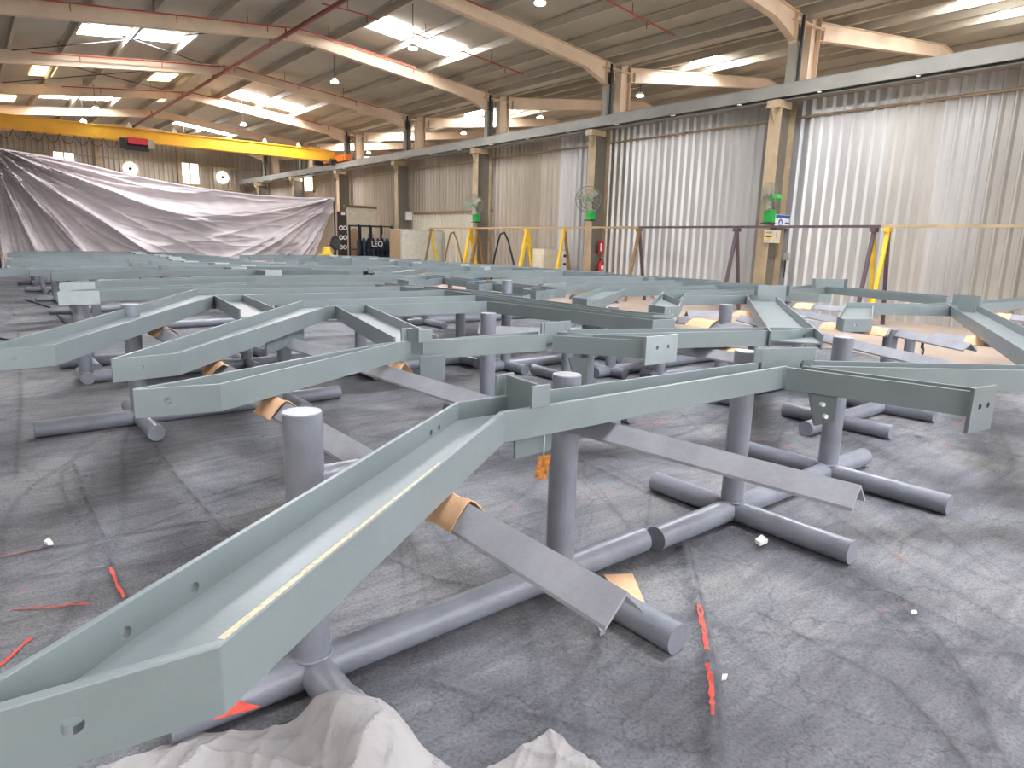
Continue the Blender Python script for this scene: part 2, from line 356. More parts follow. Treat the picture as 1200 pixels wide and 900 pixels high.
# steel columns and rafters
ordn = ['nearest', 'second nearest', 'third nearest', 'fourth nearest', 'fifth nearest', 'sixth nearest', 'seventh nearest', 'eighth nearest', 'farthest']
def hcol(mb, x0, x1, y, w, z0, z1, t=.016):
    mb.box(x0, x0+t, y-w/2, y+w/2, z0, z1).box(x1-t, x1, y-w/2, y+w/2, z0, z1); return mb
def place_col(y, i):
    o = thing('steel_column', (16.9, y, 0), '%s tan steel H column along the right wall%s' % (ordn[i], [', just outside the frame', ' carrying the blue sign', ' with a fire extinguisher', ' beside the cream door', '', '', '', ''][i]), 'column', 'wall columns')
    obj('flange', MB().box(16.52, 16.54, y-.17, y+.17, .02, 5.15), TAN, o); obj('flange', MB().box(17.2, 17.22, y-.17, y+.17, .02, 5.5), TAN, o)
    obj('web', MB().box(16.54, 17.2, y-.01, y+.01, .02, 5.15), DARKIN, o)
    obj('base_plate', MB().box(16.4, 17.32, y-.25, y+.25, -.012, .02), TAN, o)
    obj('rail_bracket', MB().box(16.35, 17.0, y-.16, y+.16, 5.15, 5.33).poly([(16.55, y-.012, 5.15), (16.52, y-.012, 4.75), (16.3, y-.012, 5.15)], (0, .024, 0)), TAN, o)
    obj('upper_shaft', hcol(MB(), 17.0, 17.3, y, .24, 5.5, 7.2).box(17.01, 17.29, y-.008, y+.008, 5.5, 7.2), GREYST, o)
    obj('cream_shaft', hcol(MB(), 17.62, 18.1, y, .26, 0, 7.6).box(17.63, 18.09, y-.008, y+.008, 0, 7.6), CREAM, o, label='cream shaft behind the wall')
    obj('cap_plate', MB().box(16.85, 18.2, y-.15, y+.15, 7.28, 7.31), CREAM, o)
    obj('stiffener', MB().box(17.3, 17.32, y-.12, y+.12, 6.9, 7.6), CREAM, o)
    obj('drain_pipe', MB().tube((17.06, y-.2, 5.5), (17.06, y-.2, 7.4), .04, 10), BLACK, o)
    return o
for i, y in enumerate(COLY): place_col(y, i)
def rafter(y, pts, label, grp):
    o = thing('roof_rafter', (pts[0][0], y, pts[0][1]), label, 'rafter', grp)
    T = pts; B = [(x, z) for x, z, zb in [(p[0], p[1], p[2]) for p in pts] for z in [zb]]
    web = MB(); tf = MB(); bf = MB()
    for (x0, t0, b0), (x1, t1, b1) in zip(pts, pts[1:]):
        web.hexa([(x0, y-.008, b0), (x1, y-.008, b1), (x1, y+.008, b1), (x0, y+.008, b0), (x0, y-.008, t0), (x1, y-.008, t1), (x1, y+.008, t1), (x0, y+.008, t0)])
        tf.hexa([(x0, y-.1, t0-.014), (x1, y-.1, t1-.014), (x1, y+.1, t1-.014), (x0, y+.1, t0-.014), (x0, y-.1, t0), (x1, y-.1, t1), (x1, y+.1, t1), (x0, y+.1, t0)])
        bf.hexa([(x0, y-.1, b0), (x1, y-.1, b1), (x1, y+.1, b1), (x0, y+.1, b0), (x0, y-.1, b0+.014), (x1, y-.1, b1+.014), (x1, y+.1, b1+.014), (x0, y+.1, b0+.014)])
    obj('web', web, CREAM, o); obj('flange', tf, CREAM, o); obj('flange', bf, CREAM, o)
    for x in (pts[0][0]+.3, pts[-1][0]-.3):
        zt = [p for p in pts]; obj('splice_plate', MB().box(x-.012, x+.012, y-.1, y+.1, min(pts[0][2], pts[-1][2])+.02, max(pts[0][1], pts[-1][1])-.1), CREAM, o)
    return o
for i, y in enumerate(COLY):
    rafter(y, [(-6.9, 7.95, 7.6), (0, 7.34, 6.9), (9.2, 8.28, 7.93), (16.0, 7.6, 7.17), (16.9, 7.5, 6.85), (17.28, 7.45, 6.75)], '%s cream roof rafter over the main bay, arching up to the ridge' % ordn[i], 'main bay rafters')
    rafter(y, [(18.05, 7.48, 7.02), (26.4, 8.5, 8.1), (35.3, 7.45, 7.0)], '%s cream roof rafter beyond the wall columns in the next bay' % ordn[i], 'next bay rafters')

# crane runway beam along the right wall
cr = thing('crane_runway_beam', (16.75, 26, 5.33), 'long grey steel crane runway beam above the right corrugated wall', 'crane rail')
obj('web', MB().box(16.74, 16.76, 1, 53, 5.36, 5.68), RAIL, cr); obj('flange', MB().box(16.6, 16.92, 1, 53, 5.33, 5.36), RAIL, cr)
obj('flange', MB().box(16.6, 16.92, 1, 53, 5.68, 5.71), RAIL, cr); obj('rail', MB().box(16.72, 16.79, 1, 53, 5.71, 5.77), RAIL, cr)
obj('side_channel', MB().box(16.5, 16.56, 1, 53, 5.40, 5.66).box(16.5, 16.62, 1, 53, 5.66, 5.68), RAIL, cr)
for y in np.arange(2.2, 52, 2.17): obj('clip', MB().bar((16.5, y, 5.37), (16.3, y-.05, 5.33), .05, .03), WHITE, cr)

# yellow overhead crane
oc = thing('overhead_crane', (8, 36.5, 5.8), 'yellow overhead travelling crane spanning the hall above the grey curtain', 'crane')
gd = obj('girder', MB().box(-.5, 16.6, 36.3, 36.7, 5.86, 6.36), YEL, oc)
obj('top_plate', MB().box(-.5, 16.6, 36.24, 36.76, 6.36, 6.4), YEL, oc); obj('bottom_plate', MB().box(-.5, 16.6, 36.24, 36.76, 5.82, 5.86), YEL, oc)
obj('end_truck', MB().box(16.55, 16.95, 34.9, 38.3, 5.8, 6.12).tube((16.5, 35.2, 5.9), (17, 35.2, 5.9), .13).tube((16.5, 38.0, 5.9), (17, 38.0, 5.9), .13), ORG, oc, label='orange end truck')
obj('motor', MB().box(15.6, 16.1, 36.75, 37.0, 5.6, 5.85).tube((16.2, 36.1, 5.78), (16.6, 36.1, 5.78), .15), DARK, oc)
hx = aty(160, 160, 36.2).x
obj('hoist_body', MB().box(hx-.4, hx+.4, 35.98, 36.25, 5.68, 5.95), REDB, oc, label='red hoist cover'); obj('hoist_drum', MB().tube((hx-.5, 36.4, 5.58), (hx+.5, 36.4, 5.58), .17), DARK, oc)
obj('hoist_end_box', MB().box(hx+.42, hx+.66, 36.0, 36.3, 5.52, 5.92), GREYST, oc); obj('hoist_panel', MB().box(hx-.7, hx-.45, 36.0, 36.3, 5.45, 5.9), BLACK, oc)
for q in range(9):
    x0 = hx-.8-q*.55; obj('festoon_cable', MB().path([(x0, 36.1, 5.8), (x0-.12, 36.1, 5.5), (x0-.27, 36.1, 5.4), (x0-.42, 36.1, 5.5), (x0-.55, 36.1, 5.8)], .012, 6), BLACK, oc)
for x in (6.6, 8.5, 11.0, 12.8, 14.6): obj('end_stop', MB().poly([(x-.15, 36.4, 6.4), (x+.15, 36.4, 6.4), (x, 36.4, 6.66)], (0, .1, 0)), CREAMP, oc)

# windows and fans in the back wall
def back_px(x, y): return aty(x, y, 53.4)
for n, (x0, y0, x1, y1) in enumerate([(62, 178, 87, 191), (212, 191, 233, 216)], 1):
    a = back_px(x0, y0); c = back_px(x1, y1); w = thing('window_%d' % n, (a.x, 53.36, c.z), kind='structure')
    obj('pane', MB().box(a.x, (a.x+c.x)/2-.04, 53.30, 53.34, c.z, a.z), GLOW2, w); obj('pane', MB().box((a.x+c.x)/2+.04, c.x, 53.30, 53.34, c.z, a.z), GLOW2, w)
    fr = MB().box(a.x-.08, c.x+.08, 53.26, 53.36, a.z, a.z+.08).box(a.x-.08, c.x+.08, 53.26, 53.36, c.z-.08, c.z).box(a.x-.08, a.x, 53.26, 53.36, c.z, a.z).box(c.x, c.x+.08, 53.26, 53.36, c.z, a.z).box((a.x+c.x)/2-.04, (a.x+c.x)/2+.04, 53.26, 53.36, c.z, a.z); obj('window_frame', fr, TAN, w)
a = atx(351, 213, 17.3); c = atx(368, 229, 17.3); w = thing('window_3', (17.3, a.y, 3), kind='structure')
yy0, yy1 = min(a.y, c.y), max(a.y, c.y); obj('pane', MB().box(17.26, 17.3, yy0, yy1, 4.55, 5.35), GLOW2, w); obj('window_frame', MB().box(17.22, 17.32, yy0-.1, yy1+.1, 4.45, 4.55).box(17.22, 17.32, yy0-.1, yy1+.1, 5.35, 5.42).box(17.22, 17.32, yy0-.1, yy0, 4.45, 5.4).box(17.22, 17.32, yy1, yy1+.1, 4.45, 5.4), TAN, w)
for (px, py), lb in (((152, 198), 'round exhaust fan opening high in the back wall, left one above the curtain'), ((260, 208), 'round exhaust fan opening high in the back wall, right of the tall window')):
    p = back_px(px, py); o = thing('exhaust_fan', (p.x, 53.2, p.z), lb, 'fan', 'back wall exhaust fans')
    obj('bright_opening', MB().tube((p.x, 53.34, p.z), (p.x, 53.28, p.z), .44, 28), GLOW2, o); obj('housing_ring', MB().ring((p.x, 53.24, p.z), (0, 1, 0), .47, .05, 28), WHITE, o)
    obj('hub', MB().tube((p.x, 53.27, p.z), (p.x, 53.1, p.z), .11, 16), DARK, o)
    for k in range(4):
        t = k*math.pi/2+.4; d = Vector((math.cos(t), 0, math.sin(t))); e = Vector((-math.sin(t), .35, math.cos(t)))*.05
        c0 = Vector((p.x, 53.2, p.z)); obj('blade', MB().poly([c0+d*.1-e*.4, c0+d*.42-e*.5, c0+d*.42+e*.5, c0+d*.1+e*.4], (0, .01, 0)), WHITE, o)

# high bay lamps
for (px, py, z), lb in zip([(633, 5, 7), (484, 58, 7), (392, 97, 7), (285, 147, 7), (750, 113, 7), (633, 138, 7), (543, 157, 7), (432, 180, 7), (112, 127, 7), (98, 143, 7), (88, 156, 7), (217, 172, 7)],
        ['nearest high bay lamp, at the top edge of the picture', 'high bay lamp hanging below the pair of bright roof lights', 'high bay lamp in front of the second rafter, left of centre', 'small distant high bay lamp above the right half of the yellow crane', 'high bay lamp in the next bay, right of the tall cream column',
         'high bay lamp in the next bay, between two columns', 'third high bay lamp of the next bay, farther back', 'farthest high bay lamp of the next bay, above the crane runway', 'left high bay lamp under the fourth rafter', 'left high bay lamp just above the yellow crane girder', 'left high bay lamp seen under the yellow crane girder', 'lowest distant high bay lamp behind the crane girder']):
    p = at(px, py, z); zr = zroof(p.x)-.02
    o = thing('high_bay_lamp', p, lb, 'lamp', 'high bay lamps'); obj('lens', MB().tube(p, p+Vector((0, 0, .03)), .12, 16), LED, o)
    obj('housing', MB().tube(p+Vector((0, 0, .03)), p+Vector((0, 0, .14)), .15, 16, .08), WHITE, o); obj('hanger', MB().tube(p+Vector((0, 0, .14)), (p.x, p.y, zr), .012, 6), DARK, o)

# red sprinkler pipes
rp_ = thing('sprinkler_main', (8.6, 20, 7.6), 'long dark red sprinkler main running just below the roof ridge', 'pipe')
obj('pipe', MB().tube((8.6, 8, 7.82), (8.6, 50, 7.82), .065, 12), RED, rp_)
for y in np.arange(10.5, 50, 6.5): obj('hanger', MB().tube((8.6, y, 7.8), (8.6, y, zroof(8.6)-.02), .018, 6), RED, rp_); obj('riser', MB().tube((8.75, y-1, 7.82), (8.75, y-1, 8.15), .03, 8), RED, rp_)
for y, x0, x1, lb in [(22.3, 1.5, 13.4, 'thin red sprinkler branch along the fourth nearest rafter'), (28.9, 2.5, 15.5, 'thin red sprinkler branch along the fifth nearest rafter'), (35.3, 4, 15.5, 'thin red sprinkler branch along the sixth nearest rafter'), (16.0, 6.5, 9.8, 'thin red sprinkler branch near the third rafter at the ridge'), (19.4, 8.6, 16.0, 'thin red sprinkler branch passing below the bright roof lights'), (13.0, 11, 16.2, 'thin red sprinkler branch at the top right of the main bay')]:
    o = thing('sprinkler_branch', (x0, y, 7.9), lb, 'pipe', 'sprinkler branches'); pts = [(x, y, zroof(x)-.42) for x in np.linspace(x0, x1, 7)]
    if x0 < 8.6 < x1: pts = [(x, y, zroof(x)-.42) for x in (x0, 5, 8.6, 9.2, 12, x1)]
    obj('pipe', MB().path(pts, .022, 8), mat('bright_red_pipe', (176, 74, 62), .5), o)
    for x in np.arange(x0+.8, x1, 2.6): obj('hanger', MB().tube((x, y, zroof(x)-.42), (x, y, zroof(x)-.02), .01, 6), RED, o); obj('sprinkler_head', MB().tube((x+.6, y, zroof(x+.6)-.42), (x+.6, y, zroof(x+.6)-.62), .014, 6), RED, o)
for y0, x0, x1, lb in ((23.2, 2.0, 8.0, 'crossed dark wind brace rods left of the roof ridge, nearer pair'), (29.6, 2.0, 8.0, 'crossed dark wind brace rods left of the roof ridge, farther pair')):
    o = thing('wind_brace', (x0, y0, 7.9), lb, 'brace', 'wind braces')
    obj('rod', MB().tube((x0, y0, zroof(x0)-.3), (x1, y0+6, zroof(x1)-.3), .016, 6), DARK, o); obj('rod', MB().tube((x0, y0+6, zroof(x0)-.34), (x1, y0, zroof(x1)-.34), .016, 6), DARK, o)

# ================================================================== PAINTED STEEL FRAMES
def off_line(P, w, side):                          # mitred offset of an open polyline in plan
    out = []
    for i, p in enumerate(P):
        p = Vector(p[:2]); d0 = (p-Vector(P[i-1][:2])).normalized() if i else None; d1 = (Vector(P[i+1][:2])-p).normalized() if i < len(P)-1 else None
        if d0 is None: d0 = d1
        if d1 is None: d1 = d0
        n0 = Vector((-d0.y, d0.x)); n1 = Vector((-d1.y, d1.x)); n = (n0+n1).normalized(); out.append(p+n*(side*w/max(.5, n.dot(n0))))
    return out
def flange(parent, P, zt, h=.118, t=.013, side=1, name='flange', m=None, bevel=0, holes=()):
    Q = off_line(P, t, side); mb = MB(); n = len(P); vs = []
    for p, q in zip(P, Q): vs += [(p[0], p[1], zt-h), (p[0], p[1], zt), (q[0], q[1], zt), (q[0], q[1], zt-h)]
    fs = [(0, 1, 2, 3), (4*n-1, 4*n-2, 4*n-3, 4*n-4)]
    for i in range(n-1):
        a, b_ = 4*i, 4*i+4; fs += [(a+k, a+(k+1) % 4, b_+(k+1) % 4, b_+k) for k in range(4)]
    o = obj(name, mb.add(vs, fs), m or PAINT, parent, bevel=bevel)
    if holes: drill(o, holes)
    return o
def web(parent, A, B, z, t=.01, m=None):
    mb = MB(); n = len(A); vs = []
    def ins(a, b_):
        d = Vector(b_)-Vector(a); l = d.length
        return (Vector(a)+d*.009/l, Vector(b_)-d*.009/l) if l > .04 else (Vector(a)+d*.4, Vector(b_)-d*.4)
    AB = [ins(a, b_) for a, b_ in zip(A, B)]
    if (Vector(A[0])-Vector(B[0])).length < .04: m0 = (AB[0][0]+AB[0][1])/2; q0 = (AB[1][0]+AB[1][1])/2; m0 = m0+(q0-m0)*.14; AB[0] = (m0, m0+Vector((0, .002)))
    if (Vector(A[-1])-Vector(B[-1])).length < .04: m0 = (AB[-1][0]+AB[-1][1])/2; q0 = (AB[-2][0]+AB[-2][1])/2; m0 = m0+(q0-m0)*.14; AB[-1] = (m0, m0+Vector((0, .002)))
    A = [q[0] for q in AB]; B = [q[1] for q in AB]
    for a, b_ in zip(A, B): vs += [(a[0], a[1], z), (b_[0], b_[1], z), (a[0], a[1], z-t), (b_[0], b_[1], z-t)]
    fs = []
    for i in range(n-1):
        k = 4*i; fs += [(k, k+1, k+5, k+4), (k+2, k+6, k+7, k+3), (k, k+4, k+6, k+2), (k+1, k+3, k+7, k+5)]
    fs += [(0, 2, 3, 1), (4*n-4, 4*n-3, 4*n-1, 4*n-2)]
    return obj('web', mb.add(vs, fs), m or PAINT, parent)
H = .118
def stub(parent, a, b_, c, d, z0, z1):             # short vertical H: flanges a-b and c-d, web between their midpoints
    a, b_, c, d = [Vector(p[:2]) for p in (a, b_, c, d)]
    def pl(p, q, t, nm):
        dr = (q-p).normalized(); n = Vector((-dr.y, dr.x))*t/2
        return MB().hexa([(*(p-n), z0), (*(q-n), z0), (*(q+n), z0), (*(p+n), z0), (*(p-n), z1), (*(q-n), z1), (*(q+n), z1), (*(p+n), z1)])
    s = obj('stub_column', pl(((a+b_)/2).lerp((c+d)/2, .07), ((a+b_)/2).lerp((c+d)/2, .93), .012, ''), PAINT, parent, bevel=.002)
    z0 = ZT+.001
    obj('stub_flange', pl(a, b_, .014, ''), PAINT, s, bevel=.002); obj('stub_flange', pl(c, d, .014, ''), PAINT, s, bevel=.002)
    return s
def under_plate(parent, F_, B_, drop=.12):
    m0, m1 = [Vector(p[:2]).lerp(Vector(q[:2]), .35) for p, q in zip(F_, B_)]
    dr = (m1-m0).normalized(); n = Vector((-dr.y, dr.x))*.006
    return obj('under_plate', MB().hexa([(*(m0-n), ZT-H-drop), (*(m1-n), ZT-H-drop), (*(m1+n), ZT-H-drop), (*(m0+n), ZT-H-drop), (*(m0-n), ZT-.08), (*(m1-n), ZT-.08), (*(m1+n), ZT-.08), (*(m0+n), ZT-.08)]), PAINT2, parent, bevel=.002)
def end_plate(parent, a, b_, zt, zb, m=None, holes=True, r=.014, bevel=.002):
    a = Vector(a[:2]); b_ = Vector(b_[:2]); dr = (b_-a).normalized(); n = Vector((dr.y, -dr.x))*.018
    o = obj('end_plate', MB().hexa([(*a, zb), (*b_, zb), (*(b_+n), zb), (*(a+n), zb), (*a, zt), (*b_, zt), (*(b_+n), zt), (*(a+n), zt)]), m or mat('end_plate_paint', (152, 162, 164), .4), parent, bevel=bevel)
    if holes: drill(o, [((*(a+(b_-a)*t), (zt+zb)/2+.015), (n.x, n.y, 0), r) for t in (.35, .7)])
    return o
def bolt_holes(P, i, ts, z, r=.012):
    a = Vector(P[i][:2]); b_ = Vector(P[i+1][:2]); d = b_-a; n = Vector((-d.y, d.x, 0)) if len(d) == 2 else d
    return [((*(a+d*t), z), (n.x, n.y, 0), r) for t in ts]
ZT = 1.0
def A(*l): return [at(x, y, ZT).to_2d() for x, y in l]

# --- frame 1 (in front)
FRAME_G = 'painted steel frames'  # bent H-section frames lying flat, not trusses
f1 = thing('steel_frame', (1.5, 1.6, ZT-H), 'large grey-green steel frame in the foreground running from the bottom left corner', 'steel frame', FRAME_G)
Fr = A((-75, 836), (258, 757), (591, 483), (924, 429)); Bk = A((-75, 836), (0, 790), (534, 471), (887, 424))
Fr[0] = Fr[1]+Vector((-.345, .03)); Bk[0] = Fr[0]+Vector((-.005, .02)); d = (Bk[2]-Bk[1]).normalized()
# far end of the frame: leg, corner and nose beyond the right edge of the photo
L2 = A((951, 429), (1200, 434)); Lb = A((940, 422), (1200, 427.5)); dl = (L2[1]-L2[0]).normalized()
c2 = L2[0]+dl*1.45; t2 = c2+Vector((.33, .03)); cb = Lb[0]+(Lb[1]-Lb[0]).normalized()*1.75
flange(f1, Fr, ZT, H, .02, 1, bevel=.0025, holes=[((*(Fr[0]+(Fr[1]-Fr[0])*.45), ZT-.055), (Fr[1]-Fr[0]).orthogonal().to_3d(), .0145)])
Bkf = [Bk[0], Bk[1], Bk[2], Bk[3]]
hh = []
for px, py in ((228, 686), (146, 738), (518, 500), (508, 506)):
    p = at(px, py, ZT-.045); hh.append(((p.x, p.y, ZT-.05), (-d.y, d.x, 0), .011))
flange(f1, Bkf, ZT, H, .013, -1, bevel=.002, holes=hh)
w1 = web(f1, [Fr[0], Fr[1], Fr[2], Fr[3]], [Bk[0], Bk[1].lerp(Bk[2], .18), Bk[2], Bk[3]], ZT-.07)
mark = at(300, 720, ZT-.06); mk = MB()
e0 = Fr[1]; e1 = Fr[2]; dd = (e1-e0).normalized(); nn = Vector((-dd.y, dd.x))
for s0, s1, w_ in ((.01, .60, .013),):
    p0 = e0+dd*s0*(e1-e0).length+nn*.004; p1 = e0+dd*s1*(e1-e0).length+nn*.004; mk.add([(*p0, ZT+.0006), (*p1, ZT+.0006), (*(p1+nn*w_*.5), ZT+.0006), (*(p0+nn*w_), ZT+.0006)], [(0, 1, 2, 3)])
obj('dust_streak', mk, mat('cream_dust', (196, 188, 162), .8, 0, .3, 60), w1)
flange(f1, [L2[0], c2, t2], ZT, H, .013, 1, bevel=.002); flange(f1, [Lb[0], cb, t2+Vector((0, .01))], ZT, H, .013, -1, bevel=.002); web(f1, [L2[0], c2, t2], [Lb[0], cb.lerp(Lb[0], .1), t2], ZT-.07)
br = A((922, 430.5), (1141, 459)); brb = A((951, 427.5), (1150, 455)); brb = [brb[0], br[1]+(brb[0]-br[0]).normalized()*.13]
brb[0] = br[0]+(brb[1]-br[1]); flange(f1, br, ZT, H, .013, 1, bevel=.002); flange(f1, brb, ZT, H, .013, -1, bevel=.002); web(f1, br, brb, ZT-.07)
pd = (brb[1]-br[1]).normalized(); end_plate(f1, br[1]-pd*.03, brb[1]+pd*.04, ZT+.02, ZT-.19, m=PAINT2)
a1, b1 = A((581, 464), (601, 460)); c1_, d1 = A((622, 479), (643, 475)); stub(f1, a1, b1, c1_, d1, ZT-.075, ZT+.085); under_plate(f1, [c1_-(d1-c1_)*.2, d1+(d1-c1_)*1.0], [a1, b1+(b1-a1)*1.0], .1)
s = A((885, 424), (941, 422), (922, 430)); 
a1, b1 = A((876, 426), (890, 424)); 
stub(f1, s[0]+Vector((-.02, -.0)), s[0]+Vector((.02, -.03)), s[1]+Vector((-.08, .02)), s[1]+Vector((.05, -.04)), ZT-.075, ZT+.075)
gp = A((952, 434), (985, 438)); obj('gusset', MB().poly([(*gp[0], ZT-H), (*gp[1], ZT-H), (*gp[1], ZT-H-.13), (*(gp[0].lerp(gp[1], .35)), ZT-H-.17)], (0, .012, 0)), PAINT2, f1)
obj('bolt', MB().tube((*gp[0].lerp(gp[1], .45), ZT-H-.05), (*(gp[0].lerp(gp[1], .45)+Vector((-.01, -.02))), ZT-H-.05), .012, 8).tube((*gp[0].lerp(gp[1], .6), ZT-H-.11), (*(gp[0].lerp(gp[1], .6)+Vector((-.01, -.02))), ZT-H-.11), .012, 8), WHITE, f1)

# --- generic frame from photo points
def frame(label, FR, BK=None, w=.26, branch=None, bside=1, stubs=(), plate=True, holes=True, ztop=ZT, wht=False):
    base = sum((Vector(p) for p in FR), Vector((0, 0)))/len(FR); o = thing('steel_frame', (base.x, base.y, ztop-H), label, 'steel frame', FRAME_G)
    if BK is None:
        inner = off_line(FR[1:-1], w, 1); BK = [FR[0]]+inner+[FR[-1]]
    hl = []
    if holes:
        a, b_ = FR[0], FR[1]; n = (b_-a).orthogonal().to_3d(); hl = [((*(a+(b_-a)*.42), ztop-.055), n, .013)]
    flange(o, FR, ztop, H, .013, 1, bevel=.0015, holes=hl); flange(o, BK, ztop, H, .013, -1, bevel=.0015); web(o, FR, BK, ztop-.07)
    if branch:
        p, q, wb_ = branch; p = Vector(p); q = Vector(q); n = (q-p).normalized(); n = Vector((-n.y, n.x))*wb_*bside
        flange(o, [p, q], ztop, H, .013, bside, bevel=.0015); flange(o, [p+n, q+n], ztop, H, .013, -bside, bevel=.0015); web(o, [p, q], [p+n, q+n], ztop-.07)
        if plate == 'pale': end_plate(o, q+n*1.2, q-n*.1, ztop+.02, ztop-.15, m=mat('pale_end_plate', (172, 181, 182), .4), holes=False)
        elif plate:
            a, b_ = (q-n*.1, q+n*1.2) if bside > 0 else (q+n*1.2, q-n*.1); end_plate(o, a, b_, ztop+.02, ztop-.19, holes=holes)
    for sx in stubs: stub(o, *sx)
    return o
# frame 2
FR = A((155, 457), (258, 450), (467, 401), (643, 391.5), (665, 392)); 
FR2 = A((155, 457), (258, 450), (467, 401), (641, 391.5)); BK2 = A((155, 455.5), (205, 447), (448, 402), (630, 388))
o2 = thing('steel_frame', (1.8, 3.2, ZT-H), 'second steel frame from the front, its bare end plate facing the camera at centre', 'steel frame', FRAME_G)
flange(o2, FR2, ZT, H, .013, 1, bevel=.002, holes=[((*(FR2[0]+(FR2[1]-FR2[0])*.38), ZT-.055), (FR2[1]-FR2[0]).orthogonal().to_3d(), .015)])
hh = []
dB = BK2[2]-BK2[1]
for px, py in ((415, 413), (432, 410)):
    p = at(px, py, ZT-.04); hh.append(((p.x, p.y, ZT-.045), (-dB.y, dB.x, 0), .009))
flange(o2, BK2, ZT, H, .013, -1, bevel=.002, holes=hh); web(o2, FR2, BK2, ZT-.07)
lg = A((665, 392), (928, 387), (955, 384.5)); lb_ = A((665, 386), (905, 383.5)); flange(o2, lg, ZT, H, .013, 1, bevel=.0015, holes=bolt_holes(lg, 1, (.55,), ZT-.055, .014)); lbb = [lb_[0], lb_[1], lg[2]]; flange(o2, lbb, ZT, H, .013, -1, bevel=.0015); web(o2, lg, lbb, ZT-.07)
b2 = A((648, 393), (755, 399)); nb = (b2[1]-b2[0]).normalized(); nb = Vector((-nb.y, nb.x))*.2; flange(o2, b2, ZT, H, .013, 1, bevel=.0015); flange(o2, [b2[0]+nb, b2[1]+nb], ZT, H, .013, -1, bevel=.0015); web(o2, b2, [b2[0]+nb, b2[1]+nb], ZT-.07)
ep = A((755, 400), (792, 396)); end_plate(o2, ep[0], ep[1], ZT+.03, ZT-.16)
q = A((470, 400), (483, 399), (490, 402), (506, 401)); stub(o2, q[0], q[1], q[2], q[3], ZT-.075, ZT+.08); under_plate(o2, A((487, 405), (517, 403)), A((500, 398), (530, 397)), .12)
q = A((634, 391), (637, 390), (656, 388), (668, 387)); stub(o2, q[0], q[1], q[2], q[3], ZT-.075, ZT+.07)
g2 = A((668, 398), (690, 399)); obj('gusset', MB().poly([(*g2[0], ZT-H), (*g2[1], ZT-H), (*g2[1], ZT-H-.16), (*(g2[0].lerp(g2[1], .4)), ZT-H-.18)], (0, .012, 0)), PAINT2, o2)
# frame 3
frame('third steel frame from the front, its tapered nose just above the second one', A((130, 421), (208, 414), (385, 359), (571, 353), (765, 375), (791, 374)), A((130, 420), (160, 411), (353, 352), (558, 346), (750, 370), (791, 373.5)),
      branch=(at(392, 358, ZT).to_2d(), at(461, 395, ZT).to_2d(), .3), bside=1, plate=False)
under_plate([o for o in COL.objects if o.name.startswith('steel_frame')][-1], A((306, 384), (350, 370)), A((318, 374), (362, 360)), .1)
# frame 4
frame('fourth steel frame from the front, its nose running off the left edge', A((-22, 410), (63, 404), (252, 346.5), (522, 340), (765, 370), (790, 369)), A((-22, 409), (5, 400), (230, 338.5), (505, 335), (745, 365), (790, 368.5)),
      branch=(at(250, 346, ZT).to_2d(), at(280, 362, ZT).to_2d(), .3), bside=1, plate=False)
# frame 5, 6: pale noses at the left
frame('fifth frame row, with a pale square nose beside a short blue-grey post', A((68, 342), (117, 341), (300, 333), (440, 333), (600, 347), (613, 347)), w=.35)
frame('sixth frame row, its pale nose resting just over the fifth one', A((70, 331.5), (112, 331), (300, 324), (500, 323), (640, 339), (655, 339)), w=.35)
frame('steel frame whose long flange enters from the left edge at mid height', A((-60, 317), (-20, 317), (60, 313.5), (200, 312), (470, 312), (480, 312)), w=.4, holes=False)
for px_, o_ in ((((67, 343), (116, 342)), -3), (((69, 333), (111, 332.5)), -2)):
    o_ = [o for o in COL.objects if o.name.startswith('steel_frame')][o_]; a_, b_ = A(*px_); n_ = Vector((0, -.012))
    obj('nose_plate', MB().hexa([(*(a_+n_), ZT-H-.012), (*(b_+n_), ZT-H-.012), (*b_, ZT-H-.012), (*a_, ZT-H-.012), (*(a_+n_), ZT+.012), (*(b_+n_), ZT+.012), (*b_, ZT+.012), (*a_, ZT+.012)]), mat('pale_end_plate', (172, 181, 182), .4), o_, bevel=.002, label='pale unpainted nose plate')
# frames of the right-hand row
T = lambda x, y: at(x, y, ZT).to_2d()
frame('right-hand frame with a wide channel slanting down at the right edge', A((989, 374), (1023, 374), (1024, 357), (1112, 359), (1230, 350), (1245, 350)), w=.3,
      branch=(T(1110, 356), T(1215, 420), .32), bside=1, plate=False)
p_, r_ = T(1122, 358), T(1148, 360); q, s_ = p_+Vector((.0, .06)), r_+Vector((.0, .06)); stub(bpy.data.objects[-1] if False else [o for o in COL.objects if o.name.startswith('steel_frame')][-1], p_, q, r_, s_, ZT-.1, ZT+.13)
frame('right-hand frame whose channel runs down to the second frame', A((797, 352), (800, 347), (875, 346), (968, 336), (1090, 347), (1110, 349)), w=.4, holes=False,
      branch=(T(875, 346), T(902, 388), .38), bside=1, plate=False)
lf = [o for o in COL.objects if o.name.startswith('steel_frame')][-1]
p_ = T(888, 347); stub(lf, p_, p_+Vector((.05, .08)), p_+Vector((.45, -.2)), p_+Vector((.5, -.12)), ZT-.1, ZT+.14); p_ = T(955, 336); stub(lf, p_, p_+Vector((.05, .08)), p_+Vector((.55, -.3)), p_+Vector((.6, -.22)), ZT-.1, ZT+.14)
frame('right-hand frame with a square nose over a short post, right of centre', A((779, 359.5), (796, 359), (804, 343), (872, 341), (960, 345), (975, 345)), w=.32)
frame('right-hand frame with a nose plate at centre, left of the square-nosed one', A((688, 350.5), (706, 350), (733, 338), (842, 336), (905, 341), (915, 341)), w=.36)
frame('right-hand frame with a dark open end near the pale post', A((628, 341), (645, 340), (688, 332), (800, 330), (890, 334), (900, 334)), w=.4)
